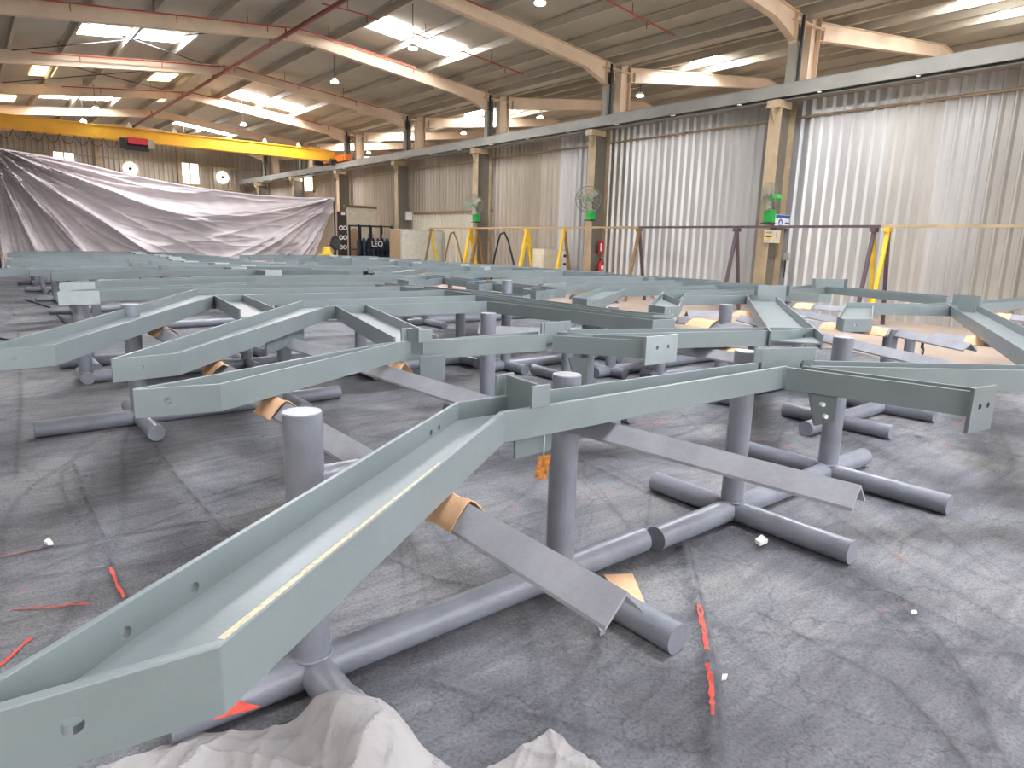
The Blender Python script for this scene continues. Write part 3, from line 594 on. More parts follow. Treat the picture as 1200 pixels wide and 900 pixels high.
frame('right-hand frame fifth back, its nose above the pale post', A((561, 333), (577, 332), (640, 325), (760, 324.5), (830, 329), (840, 329)), w=.45)
frame('right-hand frame sixth back, long thin band under the yellow trestles', A((479, 329), (500, 328), (560, 319), (660, 318), (760, 325), (770, 325)), w=.5)
frame('right-hand frame seventh back, in front of the gas bottle rack', A((440, 320), (470, 319), (500, 313.5), (600, 313), (700, 320), (710, 320)), w=.55)
# far rows
far = frame('far steel frame, nearest row of the tight stack behind the sixth frame', [Vector(p) for p in ((0, 0), (.35, -.02), (1.7, .8), (3.6, .8), (4.9, 0), (5.2, 0))], w=.28, holes=False, branch=((3.6, .8), (3.6, .2), .24), bside=-1, plate='pale')
stub(far, Vector((1.7, .85)), Vector((1.85, .85)), Vector((1.7, 1.05)), Vector((1.85, 1.05)), ZT-.1, ZT+.08)
far.location += Vector((1.0, 12.4, 0))
rows = ['second', 'third', 'fourth', 'fifth', 'sixth', 'seventh', 'eighth', 'ninth', 'tenth', 'eleventh', 'twelfth', 'thirteenth', 'fourteenth']
L0 = far.location.copy()
for i, y in enumerate(np.arange(1.3, 14.6, 1.15)):
    dup(far, L0+Vector((rng.uniform(-.3, .5)+.0*i, y, 0)), rng.uniform(-.05, .05), 'far steel frame in the tight left stack, %s row back towards the curtain' % rows[i])
for i, y in enumerate(np.arange(-.4, 12.6, 1.7)):
    dup(far, L0+Vector((6.1+rng.uniform(-.2, .4), y-.6*(i == 0), 0)), rng.uniform(-.05, .05), 'far steel frame of the middle stack, %s row back towards the curtain' % (['first']+rows)[i])

# ================================================================== PIPE STANDS
PR = .066
def stand(label, x0, x1, y, posts, ztop=1.03, cross=.72, arms=(), r=PR, yb=None):
    o = thing('pipe_stand', ((x0+x1)/2, y, 0), label, 'stand', 'pipe stands')
    obj('base_pipe', MB().tube((x0, y, r+.004), (x1, y, r+.004), r, 28), PIPE, o, smooth=True, bevel=0)
    for i, x in enumerate(posts):
        zt = ztop[i] if isinstance(ztop, (list, tuple)) else ztop
        obj('post', MB().tube((x, y, r), (x, y, zt), r, 28), PIPE, o, smooth=True)
        obj('cap', MB().tube((x, y, zt), (x, y, zt+.004), r-.003, 28), mat('pale_cap_paint', (164, 168, 172), .5), o)
        cc = cross[i] if isinstance(cross, (list, tuple)) else (cross, cross)
        obj('cross_pipe', MB().tube((x, y-cc[0], r+.004), (x, y+cc[1], r+.004), r*.97, 28), PIPE, o, smooth=True)
        obj('weld', MB().ring((x, y, r*2-.002), (0, 0, 1), r+.002, .007, 24), PIPE, o, smooth=True)
    for (x, xe, z) in arms: obj('arm', MB().tube((x, y, z), (xe, y-.02, z), r*.85, 24), PIPE, o, smooth=True); obj('weld', MB().ring((x+.045, y, z), (1, 0, 0), r*.87, .006, 20), PIPE, o, smooth=True)
    return o
stand('nearest pipe stand, left one, its tall capped post left of centre', .34, 2.66, 2.12, (.825, 2.05), cross=((.42, .3), (.7, .45)), arms=((.825, 1.25, .775), (2.05, 2.35, .775)))
stand('nearest pipe stand, right one, lying in line with the left one', 2.72, 5.2, 2.08, (3.43, 4.62), cross=((.72, .58), (.78, .62)))
stand('left pipe stand behind the noses, its base pipe reaching far left', .28, 2.85, 6.3, (1.03, 2.3), ztop=(1.03, .8), cross=((.62, .5), (.5, .5)))
stand('pipe stand behind the second frame at centre', 2.95, 5.1, 4.5, (3.40, 4.62), ztop=(1.02, .86), cross=((.1, .6), (.6, .6)))
stand('pipe stand right of centre, capped post beside the slanting channel', 5.98, 8.3, 3.95, (6.05, 7.6), ztop=(1.04, .85), cross=((.3, .3), (.6, .5)))
xq = lambda px, y: aty(px, 400, y).x
stand('pipe stand at right behind the tall post', 5.6, 8.2, 2.75, (xq(990, 2.75), xq(1043, 2.75)), ztop=(.86, .86), cross=((.5, .5), (.5, .5)))
stand('far left pipe stand with its feet beyond the dark cables', .75, 3.6, 9.5, (1.05, 3.0), ztop=.86, cross=((.6, .5), (.5, .5)))
stand('left pipe stand behind the third frame', .9, 3.4, 8.4, (xq(97, 8.4), 2.6), ztop=(.87, .87), cross=((.1, .4), (.4, .4)))
stand('pipe stand under the third and fourth frames', 3.3, 5.6, 7.3, (3.6, 5.05), ztop=(.86, .86), cross=((.4, .6), (.4, .6)))
stand('pipe stand with a tall pale post right of the fourth frame', 4.9, 7.4, 6.6, (aty(594, 345, 6.6).x, 7.0), ztop=(1.15, .86), cross=((.4, .3), (.4, .3)))
stand('pipe stand under the square-nosed right-hand frames', 5.9, 8.6, 5.6, (aty(668, 345, 5.6).x, aty(720, 345, 5.6).x), ztop=(.87, .87), cross=((.25, .6), (.25, .6)))
stand('pipe stand right of the square-nosed frame', 6.2, 8.9, 5.0, (aty(778, 360, 5.0).x, 8.4), ztop=(.87, .87), cross=((.6, .25), (.6, .25)))
st = stand('far pipe stand under the left stack, nearest of its row', 1.2, 5.6, 12.8, (1.6, 4.6), ztop=(.87, .87))
for i, yv in enumerate((3.2, 6.4, 9.6, 12.8)): dup(st, st.location+Vector((0, yv, 0)), 0, 'far pipe stand under the left stack, %s one back' % rows[i])
for i, yv in enumerate((-1.6, 2.0, 5.6, 9.2, 12.4)): dup(st, st.location+Vector((5.3, yv, 0)), 0, 'far pipe stand under the middle stack, %s one back' % (['first']+rows)[i])

# ================================================================== ANGLE BARS AND CARDBOARD PADS
BARS = []
def angle_bar(label, p, q, z=.868, leg=.088, t=.008):
    BARS.append((Vector(p), Vector(q)))
    p = Vector((*p, z)); q = Vector((*q, z)); d = (q-p).normalized(); s = Vector((d.y, -d.x, 0)); prof = []
    dn = Vector((0, 0, -1)); L1 = (s+dn).normalized()*leg; L2_ = (-s+dn).normalized()*leg
    ring = lambda o: [o, o+L1, o+L1+Vector((0, 0, -t*1.4)), o+dn*t*1.4, o+L2_+Vector((0, 0, -t*1.4)), o+L2_]
    mb = MB().add(ring(p)+ring(q), [(0, 1, 7, 6), (1, 2, 8, 7), (2, 3, 9, 8), (3, 4, 10, 9), (4, 5, 11, 10), (5, 0, 6, 11), (0, 5, 4, 3), (0, 3, 2, 1), (6, 9, 10, 11), (6, 7, 8, 9)])
    return top('angle_bar', mb, ANGLE, label, 'bar', 'support angle bars')
angle_bar('broad grey angle bar jutting toward the camera beneath the foreground frame', (1.04, .86), (1.08, 3.3))
angle_bar('pale grey angle bar under the foreground frame, ending over the floor at right', (2.165, .86), (2.0, 2.45))
angle_bar('grey angle bar under the second frame at centre', (1.93, 2.5), (1.86, 4.9))
angle_bar('grey angle bar under the noses of the second, third and fourth frames', (1.12, 3.4), (1.2, 6.6))
angle_bar('grey angle bar under the right end of the second frame', (4.3, 2.6), (4.25, 4.6))
angle_bar('long grey angle bar running under the right-hand frames to the right edge', T(1200, 410)*.94, (6.9, 4.3))
angle_bar('dark angle bar behind the square-nosed frame at right', (6.6, 1.9), (8.3, 4.4))
angle_bar('short angle bar beside the square-nosed right-hand frame', aty(805, 362, 4.9).to_2d()*1, (7.7, 4.3))
angle_bar('dark angle bar under the right ends of the third and fourth frames', (3.6, 4.9), (4.6, 3.7))
def pad(label, c, ang, w=.16, l=.12, z=.872, sag=.035, tooth=False):
    c = Vector(c[:2]); d = Vector((math.cos(ang), math.sin(ang))); s = Vector((-d.y, d.x)); vs = []; fs = []; n = 8; m_ = 6
    for i in range(n+1):
        u = i/n*2-1; zz = z-abs(u)**1.4*sag*2+.002
        for j in range(m_+1):
            v = j/m_*2-1; wv = .006*math.sin(5*v+3*u)+(.008 if tooth and j % 2 and i == 0 else 0); p = c+s*u*w/2+d*(v*l/2); vs.append((p.x, p.y, zz+wv*.6)); 
    k = (n+1)*(m_+1); vs += [(x, y_, z_-.004) for x, y_, z_ in vs]
    q = lambda i, j, b_=0: i*(m_+1)+j+b_*k
    for i in range(n):
        for j in range(m_): fs += [(q(i, j), q(i+1, j), q(i+1, j+1), q(i, j+1)), (q(i, j, 1), q(i, j+1, 1), q(i+1, j+1, 1), q(i+1, j, 1))]
    for i in range(n): fs += [(q(i, 0), q(i, 0, 1), q(i+1, 0, 1), q(i+1, 0)), (q(i, m_), q(i+1, m_), q(i+1, m_, 1), q(i, m_, 1))]
    for j in range(m_): fs += [(q(0, j), q(0, j+1), q(0, j+1, 1), q(0, j, 1)), (q(n, j), q(n, j, 1), q(n, j+1, 1), q(n, j+1))]
    return top('cardboard_pad', MB().add(vs, fs), CARD, label, 'cardboard', 'cardboard pads', smooth=True)
P8 = lambda x, y: at(x, y, .875)
for (x, y, w_, l_), lb in {(530, 577, .15, .17): 'large serrated cardboard pad on the broad angle bar under the foreground frame', (326, 466, .17, .16): 'bent cardboard pad on the angle bar behind the capped post',
        (258, 424, .18, .2): 'curved cardboard pad under the third frame nose', (192, 382, .2, .26): 'folded cardboard pad under the fourth frame leg', (468, 424, .12, .14): 'thin cardboard pad under the bend of the second frame',
        (857, 407, .25, .16): 'flat cardboard pad behind the capped post at right of centre', (765, 380, .2, .2): 'small pale cardboard pad under the right end of the third frame', (877, 365, .3, .3): 'cardboard pad beside the slanting channel',
        (980, 378, .28, .24): 'cardboard pad left of the square open nose at right', (1030, 383, .24, .2): 'cardboard pad right of the square open nose', (1145, 394, .22, .16): 'cardboard pad under the wide slanting channel at far right', (827, 374, .3, .3): 'cardboard pad right of the square-nosed frame, in the distance',
        (945, 355, .3, .25): 'pale cardboard pad in the gap below the upper right frame', (1175, 367, .24, .2): 'crumpled cardboard pad below the frame at the right edge', (690, 346, .4, .3): 'torn pale cardboard pad beside the nose plate near centre'}.items():
    p_ = P8(x, y).to_2d(); near = min((p_-(a+(b_-a)*max(0, min(1, (p_-a).dot(b_-a)/(b_-a).length_squared)))).length for a, b_ in BARS)
    if near > .12: angle_bar('short angle bar carrying the '+lb.split(' ', 1)[1] if lb.startswith(('small', 'thin', 'flat')) else 'short angle bar carrying the '+lb, p_+Vector((0, -.55)), p_+Vector((0, .35)))
    pad(lb, P8(x, y), math.pi/2+rng.uniform(-.15, .15), w_, l_, tooth=(x == 530))

# ================================================================== CLOTH IN THE FOREGROUND
cx = np.linspace(-.75, 1.35, 240); cy = np.linspace(.2, 2.0, 200); X, Y = np.meshgrid(cx, cy)
bnd = np.array([tuple(at(x, y, .05).to_2d()) for x, y in ((60, 905), (235, 850), (300, 846), (350, 838), (410, 838), (460, 854), (505, 874), (552, 900))])
edge = np.interp(X, bnd[:, 0], bnd[:, 1]); Yc = .2+(Y-.2)/(1.8)*(edge-.2)
fold = .035*np.abs(np.sin(5.1*X+3*np.sin(2.2*Yc)+1.0))**.6+.03*np.abs(np.sin(4*Yc-2.6*X+.7))**.5+.015*np.sin(11*X+9*Yc)
def cr_(t, k=9): return np.exp(-np.abs(np.sin(t))*k)
fold = .05*cr_(3.2*X+2.1*Yc+.6*np.sin(4*X), 5)+.04*cr_(5.3*Yc-3.4*X+.4, 6)+.03*cr_(7.1*X+4.2*Yc+1.1*np.sin(3*Yc)+2, 6)+.02*cr_(12*X-9*Yc+.8, 5)+.01*np.sin(9*X+2*Yc)
fold = fold*np.where(X > .97, .35, 1)
Zc = sheet_h(np.stack([X.ravel(), Yc.ravel()], 1)).reshape(X.shape)+.01+fold*.8*np.clip((edge-Yc)*6, .2, 1)+.125*np.exp(-(((X-.83)/.12)**4))*np.clip((Yc-1.48)*7, 0, 1)+.012*cr_(19*X+13*Yc+1.5*np.sin(5*X), 3)+.01*cr_(23*Yc-15*X+2, 3)
V = np.stack([X.ravel(), Yc.ravel(), Zc.ravel()], 1); idx = np.arange(X.size).reshape(X.shape); fc = np.stack([idx[:-1, :-1], idx[:-1, 1:], idx[1:, 1:], idx[1:, :-1]], -1).reshape(-1, 4)
top('cotton_cloth', MB().add(V.tolist(), fc.tolist()), mat('pale_grey_cloth', (160, 157, 157), .85, 0, .1, 3, .35, 30), 'crumpled pale grey cloth bundled on the floor at the bottom edge', 'cloth', smooth=True)
rt = at(268, 832, .09); top('red_rag', MB().poly([(rt.x-.05, rt.y-.02, .09), (rt.x+.09, rt.y-.03, .075), (rt.x+.03, rt.y+.03, .09), (rt.x-.05, rt.y+.05, .1)], (0, 0, .006)), REDT, 'small red scrap tucked between the pale cloth and the floor pipe', 'scrap')

# ================================================================== SMALL FLOOR THINGS
def scrap(name, label, cat, pts, m, z=.0, th=.006):
    g_ = [at(x, y, 0) for x, y in pts]; z0 = max(hz(p) for p in g_)+.003+z; top(name, MB().poly([(p.x, p.y, z0+.012*random.random()) for p in g_], (0, 0, th)), m, label, cat)
scrap('cardboard_sheet', 'pale cardboard piece on the floor beside the end of the near floor pipe', 'cardboard', [(707, 678), (741, 677), (763, 727), (742, 722)], CARD)
scrap('paper_scrap', 'white torn paper scrap by the crumpled cloth', 'paper', [(415, 806), (421, 812), (432, 822), (418, 826), (420, 818)], WHITE)
scrap('paper_scrap', 'small white crumb in front of the right floor pipe', 'paper', [(884, 640), (892, 634), (899, 641), (890, 645)], WHITE, th=.02)
scrap('paper_scrap', 'tiny white flake on the right part of the ground sheet', 'paper', [(1067, 720), (1073, 719), (1074, 723), (1068, 724)], WHITE)
scrap('paper_scrap', 'tiny white flake beside the long seam in the foreground sheet', 'paper', [(846, 797), (852, 798), (850, 803), (845, 803)], WHITE)
scrap('paper_scrap', 'small white scrap on the left of the ground sheet', 'paper', [(52, 641), (58, 637), (63, 641), (57, 644)], WHITE, th=.015)
scrap('pebble', 'small grey lump beside the broad angle bar end', 'pebble', [(700, 745), (706, 743), (709, 748), (703, 750)], ANGLE, th=.02)
c = at(781, 428, .02); mb = MB(); 
for t in range(5): mb.tube((c.x-.08+.04*t, c.y+.03*math.sin(t*2), .01), (c.x-.05+.03*t, c.y+.03, .07+.02*math.sin(t*1.9)), .045, 8, .025)
cp = top('rag_bundle', mb, mat('dark_navy_cloth', (38, 40, 58), .9), 'dark navy rag with a red corner lying on the floor behind the end plate', 'rag', smooth=True)
tgp = at(637, 543, .74); tp = thing('wooden_tag', (tgp.x, tgp.y, .66), 'orange-brown label tag hanging beside the centre post', 'tag')
tx = Vector((tgp.x, tgp.y, .8)); dxy = Vector((RT.x, RT.y, 0)).normalized()
obj('label_card', MB().poly([tx-dxy*.022+Vector((0, 0, -.03)), tx+dxy*.03+Vector((0, 0, -.02)), tx+dxy*.012+Vector((0, 0, -.125)), tx-dxy*.035+Vector((0, 0, -.12))], (-FW.x*.008, -FW.y*.008, 0)), mat('rusty_tag', (204, 132, 64), .8, 0, .6, 60), tp); obj('wire', MB().tube(tx+Vector((0, 0, -.03)), tx+Vector((0, 0, .06)), .002, 6), WHITE, tp)
kp = aty(1066, 395, 2.72); kk = thing('pipe_clamp', (kp.x, 2.6, .8), 'dark screw clamp with a looped handle gripping a post at right', 'clamp')
obj('jaw', MB().box(kp.x-.05, kp.x+.06, 2.55, 2.63, kp.z-.02, kp.z+.03).tube((kp.x, 2.59, kp.z-.02), (kp.x, 2.59, kp.z-.1), .014, 8), DARK, kk); obj('handle', MB().ring((kp.x-.05, 2.56, kp.z-.12), (.6, -1, 0), .035, .006, 16), DARK, kk); obj('screw', MB().tube((kp.x-.12, 2.58, kp.z), (kp.x+.14, 2.58, kp.z+.01), .01, 8), DARK, kk)
obj('gripped_post', MB().tube((kp.x+.03, 2.72, .02), (kp.x+.03, 2.72, kp.z+.02), .05, 20), PIPE, kk, smooth=True)
for k, l in enumerate([((0, 398), (20, 402), (45, 405), (80, 407)), ((60, 398), (85, 405), (120, 406)), ((30, 352), (60, 362), (78, 380), (100, 398))]):
    top('power_cable', MB().path([p+Vector((0, 0, .02)) for p in [at(*q, 0) for q in l]], .018, 6), BLACK, ['black cable lying on the floor at the left edge', 'black cable looping past the foot of the left stand', 'black cable hanging behind the pale frame nose at left'][k], 'cable', 'floor cables')
for (x, y), lb in (((490, 322), 'open brown cardboard box on the floor beyond the third frame'),):
    p = at(x, y+14, 0); o = thing('cardboard_box', (p.x, p.y, 0), lb, 'box'); obj('carton', MB().box(p.x-.4, p.x+.4, p.y-.3, p.y+.3, 0, .5), CARD, o); obj('flap', MB().poly([(p.x-.4, p.y-.3, .5), (p.x+.4, p.y-.3, .5), (p.x+.5, p.y-.55, .62), (p.x-.45, p.y-.5, .6)], (0, 0, .01)), CARD, o)
p = at(555, 345, 0); top('blue_crate', MB().box(p.x-.2, p.x+.2, p.y-.15, p.y+.15, 0, .6).box(p.x-.23, p.x+.23, p.y-.18, p.y+.18, .5, .56), mat('crate_blue', (40, 110, 170), .5), 'small blue crate glimpsed between the frames near the cardboard box', 'crate')

# ================================================================== CURTAIN
YC = 30.0
xl = aty(2, 175, YC).x; TP = [aty(x, y, YC) for x, y in ((-14, 172), (0, 176), (50, 184), (100, 194), (150, 206), (195, 215), (250, 224), (300, 230), (350, 233), (391, 233))]
tx_ = np.array([p.x for p in TP]); tz_ = np.array([p.z for p in TP]); xr = tx_[-1]; brx = aty(365, 303, YC).x
nu, nv = 380, 130; U, Vv = np.meshgrid(np.linspace(0, 1, nu), np.linspace(0, 1, nv))
XT = tx_[0]+U*(xr-tx_[0]); ZTp = np.interp(XT, tx_, tz_); XB = tx_[0]+U*(brx-.2-tx_[0]); XX = XT*(1-Vv)+XB*Vv; ZZ = ZTp*(1-Vv)+.03*Vv
def fan(cx_, cz_, k, ph, sgn):
    dx = np.abs(XX-cx_)+.02; dz = cz_-ZZ+.03; r_ = np.hypot(dx, dz); th = np.arctan2(dz, dx)
    thb = th-.55*np.tanh(dx/7.5)*0; w_ = np.exp(-r_/6.5)*np.clip(r_/.8, .15, 1)
    return w_, thb+.05*dx*(1 if sgn > 0 else .6)*.6, r_
w1_, th1, r1 = fan(tx_[0], tz_[0]+.1, 1, 0, 1); w2_, th2, r2 = fan(xr, tz_[-1]+.05, 1, 0, -1)
def saw(t): return (1-np.abs(np.sin(t)))**2.2
D = .75*w1_*saw(th1*11+.4+.6*np.sin(r1*.5))+.42*w1_*saw(th1*23+1.3+.8*np.sin(r1*.8))+.2*w1_*saw(th1*41+.8*np.sin(r1*1.3))+.6*w2_*saw(th2*9+.3)+.3*w2_*saw(th2*19+1.1)
sagc = (ZTp-ZZ); D += .3*saw(sagc*2.6+.16*(XX-6)**2*.12+.6)*np.exp(-sagc*.5)+.12*saw(sagc*6.1+.3*np.sin(XX*.9)+.2*XX)*np.exp(-sagc*.4)+.02*np.sin(XX*3.1+3*np.sin(ZZ*2.1))*Vv+.012*np.sin(XX*9+ZZ*7)
V = np.stack([XX.ravel(), (YC-D).ravel(), ZZ.ravel()], 1); idx = np.arange(XX.size).reshape(XX.shape); fc = np.stack([idx[:-1, :-1], idx[:-1, 1:], idx[1:, 1:], idx[1:, :-1]], -1).reshape(-1, 4)
cu = thing('curtain', (6, YC, 0), 'huge folded mauve-grey cloth curtain hung across the far end of the hall', 'curtain')
CUR = mat('mauve_grey_cloth', (202, 192, 192), .85, 0, .14, .8, .15, 12, stretch=(.6, 1, 1.6))
obj('cloth', MB().add(V.tolist(), fc.tolist()), CUR, cu, smooth=True)
obj('hem', MB().path([Vector((a_, YC-.06, b_+.01)) for a_, b_ in zip(tx_, tz_)], .05, 8), CUR, cu)
obj('support_pole', MB().tube((xr+.06, YC+.1, 0), (xr+.06, YC+.1, tz_[-1]+.05), .04, 8), DARK, cu); obj('support_pole', MB().tube((tx_[0]-.1, YC+.1, 0), (tx_[0]-.1, YC+.1, tz_[0]+.1), .05, 8), DARK, cu)

# ================================================================== TRESTLES AND RAIL
TR = [(25.1, BRN, YEL2, 'farthest trestle under the rail, yellow and brown legs before the cream door'), (22.2, YEL2, YEL2, 'thick yellow trestle left of the fourth column'), (21.7, BRN, BRN, 'brown trestle paired with the thick yellow one'), (18.7, YEL2, YEL2, 'bright yellow trestle standing alone near the middle of the rail'),
      (16.75, YEL2, BRN, 'yellow trestle behind the cream machine box'), (13.5, BRN, PUR, 'trestle with one brown and one dark purple leg'), (10.2, PUR, PUR, 'dark trestle left of the blue sign'), (6.75, PUR, YEL2, 'dark and yellow trestle right of the blue sign'), (6.45, YEL2, PUR, 'yellow trestle paired close behind the dark one at right')]
for y, ma, mb_, lb in TR:
    o = thing('trestle', (15.8, y, 0), lb, 'trestle', 'rail trestles'); t = .1 if 'thick' in lb or 'bright' in lb else .075
    obj('leg', MB().bar((15.8, y, 2.12), (15.3, y-.05, .0), t, t), ma, o); obj('leg', MB().bar((15.8, y, 2.12), (16.3, y+.05, .0), t, t), mb_, o); obj('head_plate', MB().box(15.7, 15.9, y-.06, y+.06, 2.06, 2.15), ma, o)
for y0, y1, m_, lb in ((2, 6.6, TAN, 'tan steel rail lying on the trestles at the right edge'), (6.6, 13.5, PUR, 'purple-brown steel rail lying on the trestles behind the blue sign'), (13.5, 25.2, mat('rail_tan', (176, 146, 104), .6), 'long tan steel rail lying on the far trestles')):
    top('steel_rail', MB().box(15.77, 15.83, y0, y1, 2.15, 2.21), m_, lb, 'rail', 'trestle rails')

# ================================================================== THINGS ON THE COLUMNS
def wall_fan(y, z, lb, face, R=.36):
    o = thing('wall_fan', (16.5, y, z), lb, 'fan', 'wall fans'); c = Vector((16.2, y-.1, z)); ax = Vector(face).normalized()
    u = ax.cross(Vector((0, 0, 1))).normalized(); v = u.cross(ax); g_ = MB()
    for rr, dd_ in ((R, 0), (R*.97, .06), (R*.97, -.06), (R*.7, .1), (R*.7, -.1), (R*.4, .12), (R*.4, -.12)): g_.ring(c+ax*dd_, ax, rr, .006, 28, 4)
    for k in range(16):
        t = k*math.pi/8; d_ = u*math.cos(t)+v*math.sin(t)
        for s_ in (1, -1): g_.path([c+ax*.13*s_, c+d_*R*.7+ax*.1*s_, c+d_*R], .004, 4)
    obj('guard', g_, mat('wire_grey', (130, 132, 120), .5), o)
    for k in range(3):
        t = k*2.094+.3; d_ = u*math.cos(t)+v*math.sin(t); e = (v*math.cos(t)-u*math.sin(t))*.09+ax*.03; obj('blade', MB().poly([c+d_*.05-e*.4, c+d_*R*.85-e, c+d_*R*.9+e, c+d_*.05+e*.4], ax*.005), mat('fan_blade', (150, 158, 140), .5), o)
    obj('motor', MB().tube(c-ax*.05, c-ax*.3, .09, 14, .07), GREEN, o, smooth=True); obj('arm', MB().tube(c-ax*.28, (16.5, y, z-.05), .02, 8), DARK, o)
    obj('stem', MB().tube((16.42, y-.1, z-.08), (16.45, y-.1, z-.3), .02, 8), DARK, o)
    obj('control_box', MB().box(16.3, 16.5, y-.17, y+.07, z-.64, z-.32), GREEN, o, bevel=.02); obj('shelf', MB().box(16.25, 16.5, y-.2, y+.1, z-.68, z-.65), DARK, o)
    return o
wall_fan(9.72, 2.95, 'green wall fan seen edge-on beside the blue sign column', (-.9, .65, .05)); wall_fan(16.2, 3.1, 'green wall fan on the column with the fire extinguisher', (-.75, -.7, -.1), .42); wall_fan(22.7, 3.1, 'green wall fan on the column by the cream door', (-.75, -.7, .2), .42)
def text(parent, s, loc, size, m, rot):
    cu_ = bpy.data.curves.new('lettering', 'FONT'); cu_.body = s; cu_.size = size; cu_.extrude = .001; cu_.align_x = 'CENTER'; cu_.align_y = 'CENTER'; t = bpy.data.objects.new('lettering', cu_); COL.objects.link(t)
    dg = bpy.context.evaluated_depsgraph_get(); me = bpy.data.meshes.new_from_object(t.evaluated_get(dg)); bpy.data.objects.remove(t); me.materials.append(m)
    o = bpy.data.objects.new('lettering', me); COL.objects.link(o); o.parent = parent; o.location = Vector(loc)-Vector(parent['_w']); o.rotation_euler = rot; return o
YS = 9.86-.19
a = aty(909, 251, YS); c = aty(929, 268, YS)
sg = thing('safety_sign', ((a.x+c.x)/2, YS, c.z), 'blue and white safety sign on the near wall column', 'sign')
obj('board', MB().box(a.x, c.x, YS-.01, YS, c.z, a.z), WHITE, sg); h_ = a.z-c.z; w_ = c.x-a.x
obj('header_band', MB().box(a.x+.01, c.x-.01, YS-.014, YS-.01, a.z-h_*.26, a.z-h_*.04), BLUE, sg); cc = (a.x+w_*.27, YS-.012, c.z+h_*.38); obj('round_symbol', MB().tube(cc, (cc[0], YS-.016, cc[2]), h_*.3, 20), BLUE, sg)
obj('symbol_figure', MB().box(cc[0]-h_*.14, cc[0]+h_*.14, YS-.02, YS-.016, cc[2]-h_*.16, cc[2]+h_*.02).tube((cc[0], YS-.016, cc[2]+.02), (cc[0], YS-.02, cc[2]+.02), h_*.1, 12), WHITE, sg)
obj('text_bar', MB().box(a.x+w_*.52, c.x-w_*.08, YS-.014, YS-.01, c.z+h_*.33, c.z+h_*.44), BLUE, sg)
a = aty(896, 269, YS); c = aty(913, 285, YS); s2 = thing('notice_board', ((a.x+c.x)/2, YS, c.z), 'white notice with yellow and black bars under the blue sign', 'sign'); h_ = a.z-c.z; w_ = c.x-a.x
obj('board', MB().box(a.x, c.x, YS-.01, YS, c.z, a.z), CREAMP, s2)
for k, (f0, f1_, m_) in enumerate(((.72, .84, GREYST), (.5, .62, YEL2), (.42, .5, BLACK), (.26, .36, YEL2), (.14, .18, BLACK))): obj('bar', MB().box(a.x+w_*.08, a.x+w_*.45, YS-.013, YS-.01, c.z+h_*f0, c.z+h_*f1_), m_, s2)
obj('figure', MB().tube((a.x+w_*.75, YS-.012, c.z+h_*.45), (a.x+w_*.75, YS-.012, c.z+h_*.8), .006, 6), REDB, s2)
a = aty(919, 300, YS); sw = thing('switch_box', (a.x, YS-.08, a.z-.1), 'grey switch box with an orange socket low on the near wall column', 'switch box')
obj('housing', MB().box(a.x-.1, a.x+.06, YS-.12, YS, a.z-.12, a.z+.1), GREYST, sw, bevel=.01); obj('socket', MB().tube((a.x+.1, YS-.06, a.z-.06), (a.x+.1, YS-.14, a.z-.08), .045, 12), ORG, sw); obj('cable', MB().path([(a.x-.02, YS-.06, a.z-.12), (a.x-.08, YS-.1, a.z-.35), (a.x-.04, YS-.06, a.z-.6)], .015, 6), BLACK, sw)
ye = 16.36-.19; a = aty(704, 290, ye); fs_ = thing('fire_sign', (a.x, ye, a.z-.15), 'red fire point sign above the extinguisher', 'sign'); obj('board', MB().box(a.x-.11, a.x+.13, ye-.01, ye, a.z-.2, a.z+.22), REDB, fs_); obj('pictogram', MB().box(a.x-.03, a.x+.05, ye-.014, ye-.01, a.z-.12, a.z+.14), WHITE, fs_)
a = aty(701, 311, ye); e_ = thing('fire_extinguisher', (a.x, ye-.1, a.z-.25), 'red fire extinguisher hanging on the third wall column', 'extinguisher')
obj('cylinder', MB().tube((a.x, ye-.1, a.z-.25), (a.x, ye-.1, a.z+.1), .09, 18).tube((a.x, ye-.1, a.z+.1), (a.x, ye-.1, a.z+.17), .09, 18, .03), REDB, e_, smooth=True); obj('valve', MB().box(a.x-.03, a.x+.05, ye-.13, ye-.07, a.z+.17, a.z+.22), BLACK, e_); obj('hose', MB().path([(a.x+.04, ye-.1, a.z+.2), (a.x+.12, ye-.12, a.z+.1), (a.x+.11, ye-.12, a.z-.1)], .012, 6), BLACK, e_)
obj('label_patch', MB().box(a.x-.05, a.x+.05, ye-.2, ye-.188, a.z-.12, a.z), WHITE, e_)

# ================================================================== MACHINES ALONG THE WALL
def gx(px, y): return aty(px, 300, y).x
# cream machine box behind the yellow trestle
y0 = 17.9; xa, xb = gx(637, y0), gx(664, y0); zt = aty(650, 292, y0).z
o = thing('machine_box', ((xa+xb)/2, y0, 0), 'cream steel machine box with black knobs behind a yellow trestle', 'machine'); obj('body', MB().box(xa, xb, y0, y0+.6, .1, zt), CREAMP, o, bevel=.02); obj('control_face', MB().box(xb-.22, xb-.02, y0-.01, y0, .3, zt-.05), WHITE, o)
for z in (.55, .8, 1.05): obj('knob', MB().tube((xb-.12, y0-.01, z*zt/1.25), (xb-.12, y0-.06, z*zt/1.25), .05, 12), BLACK, o)
obj('foot', MB().box(xa+.05, xa+.15, y0+.05, y0+.55, 0, .1).box(xb-.15, xb-.05, y0+.05, y0+.55, 0, .1), DARK, o)
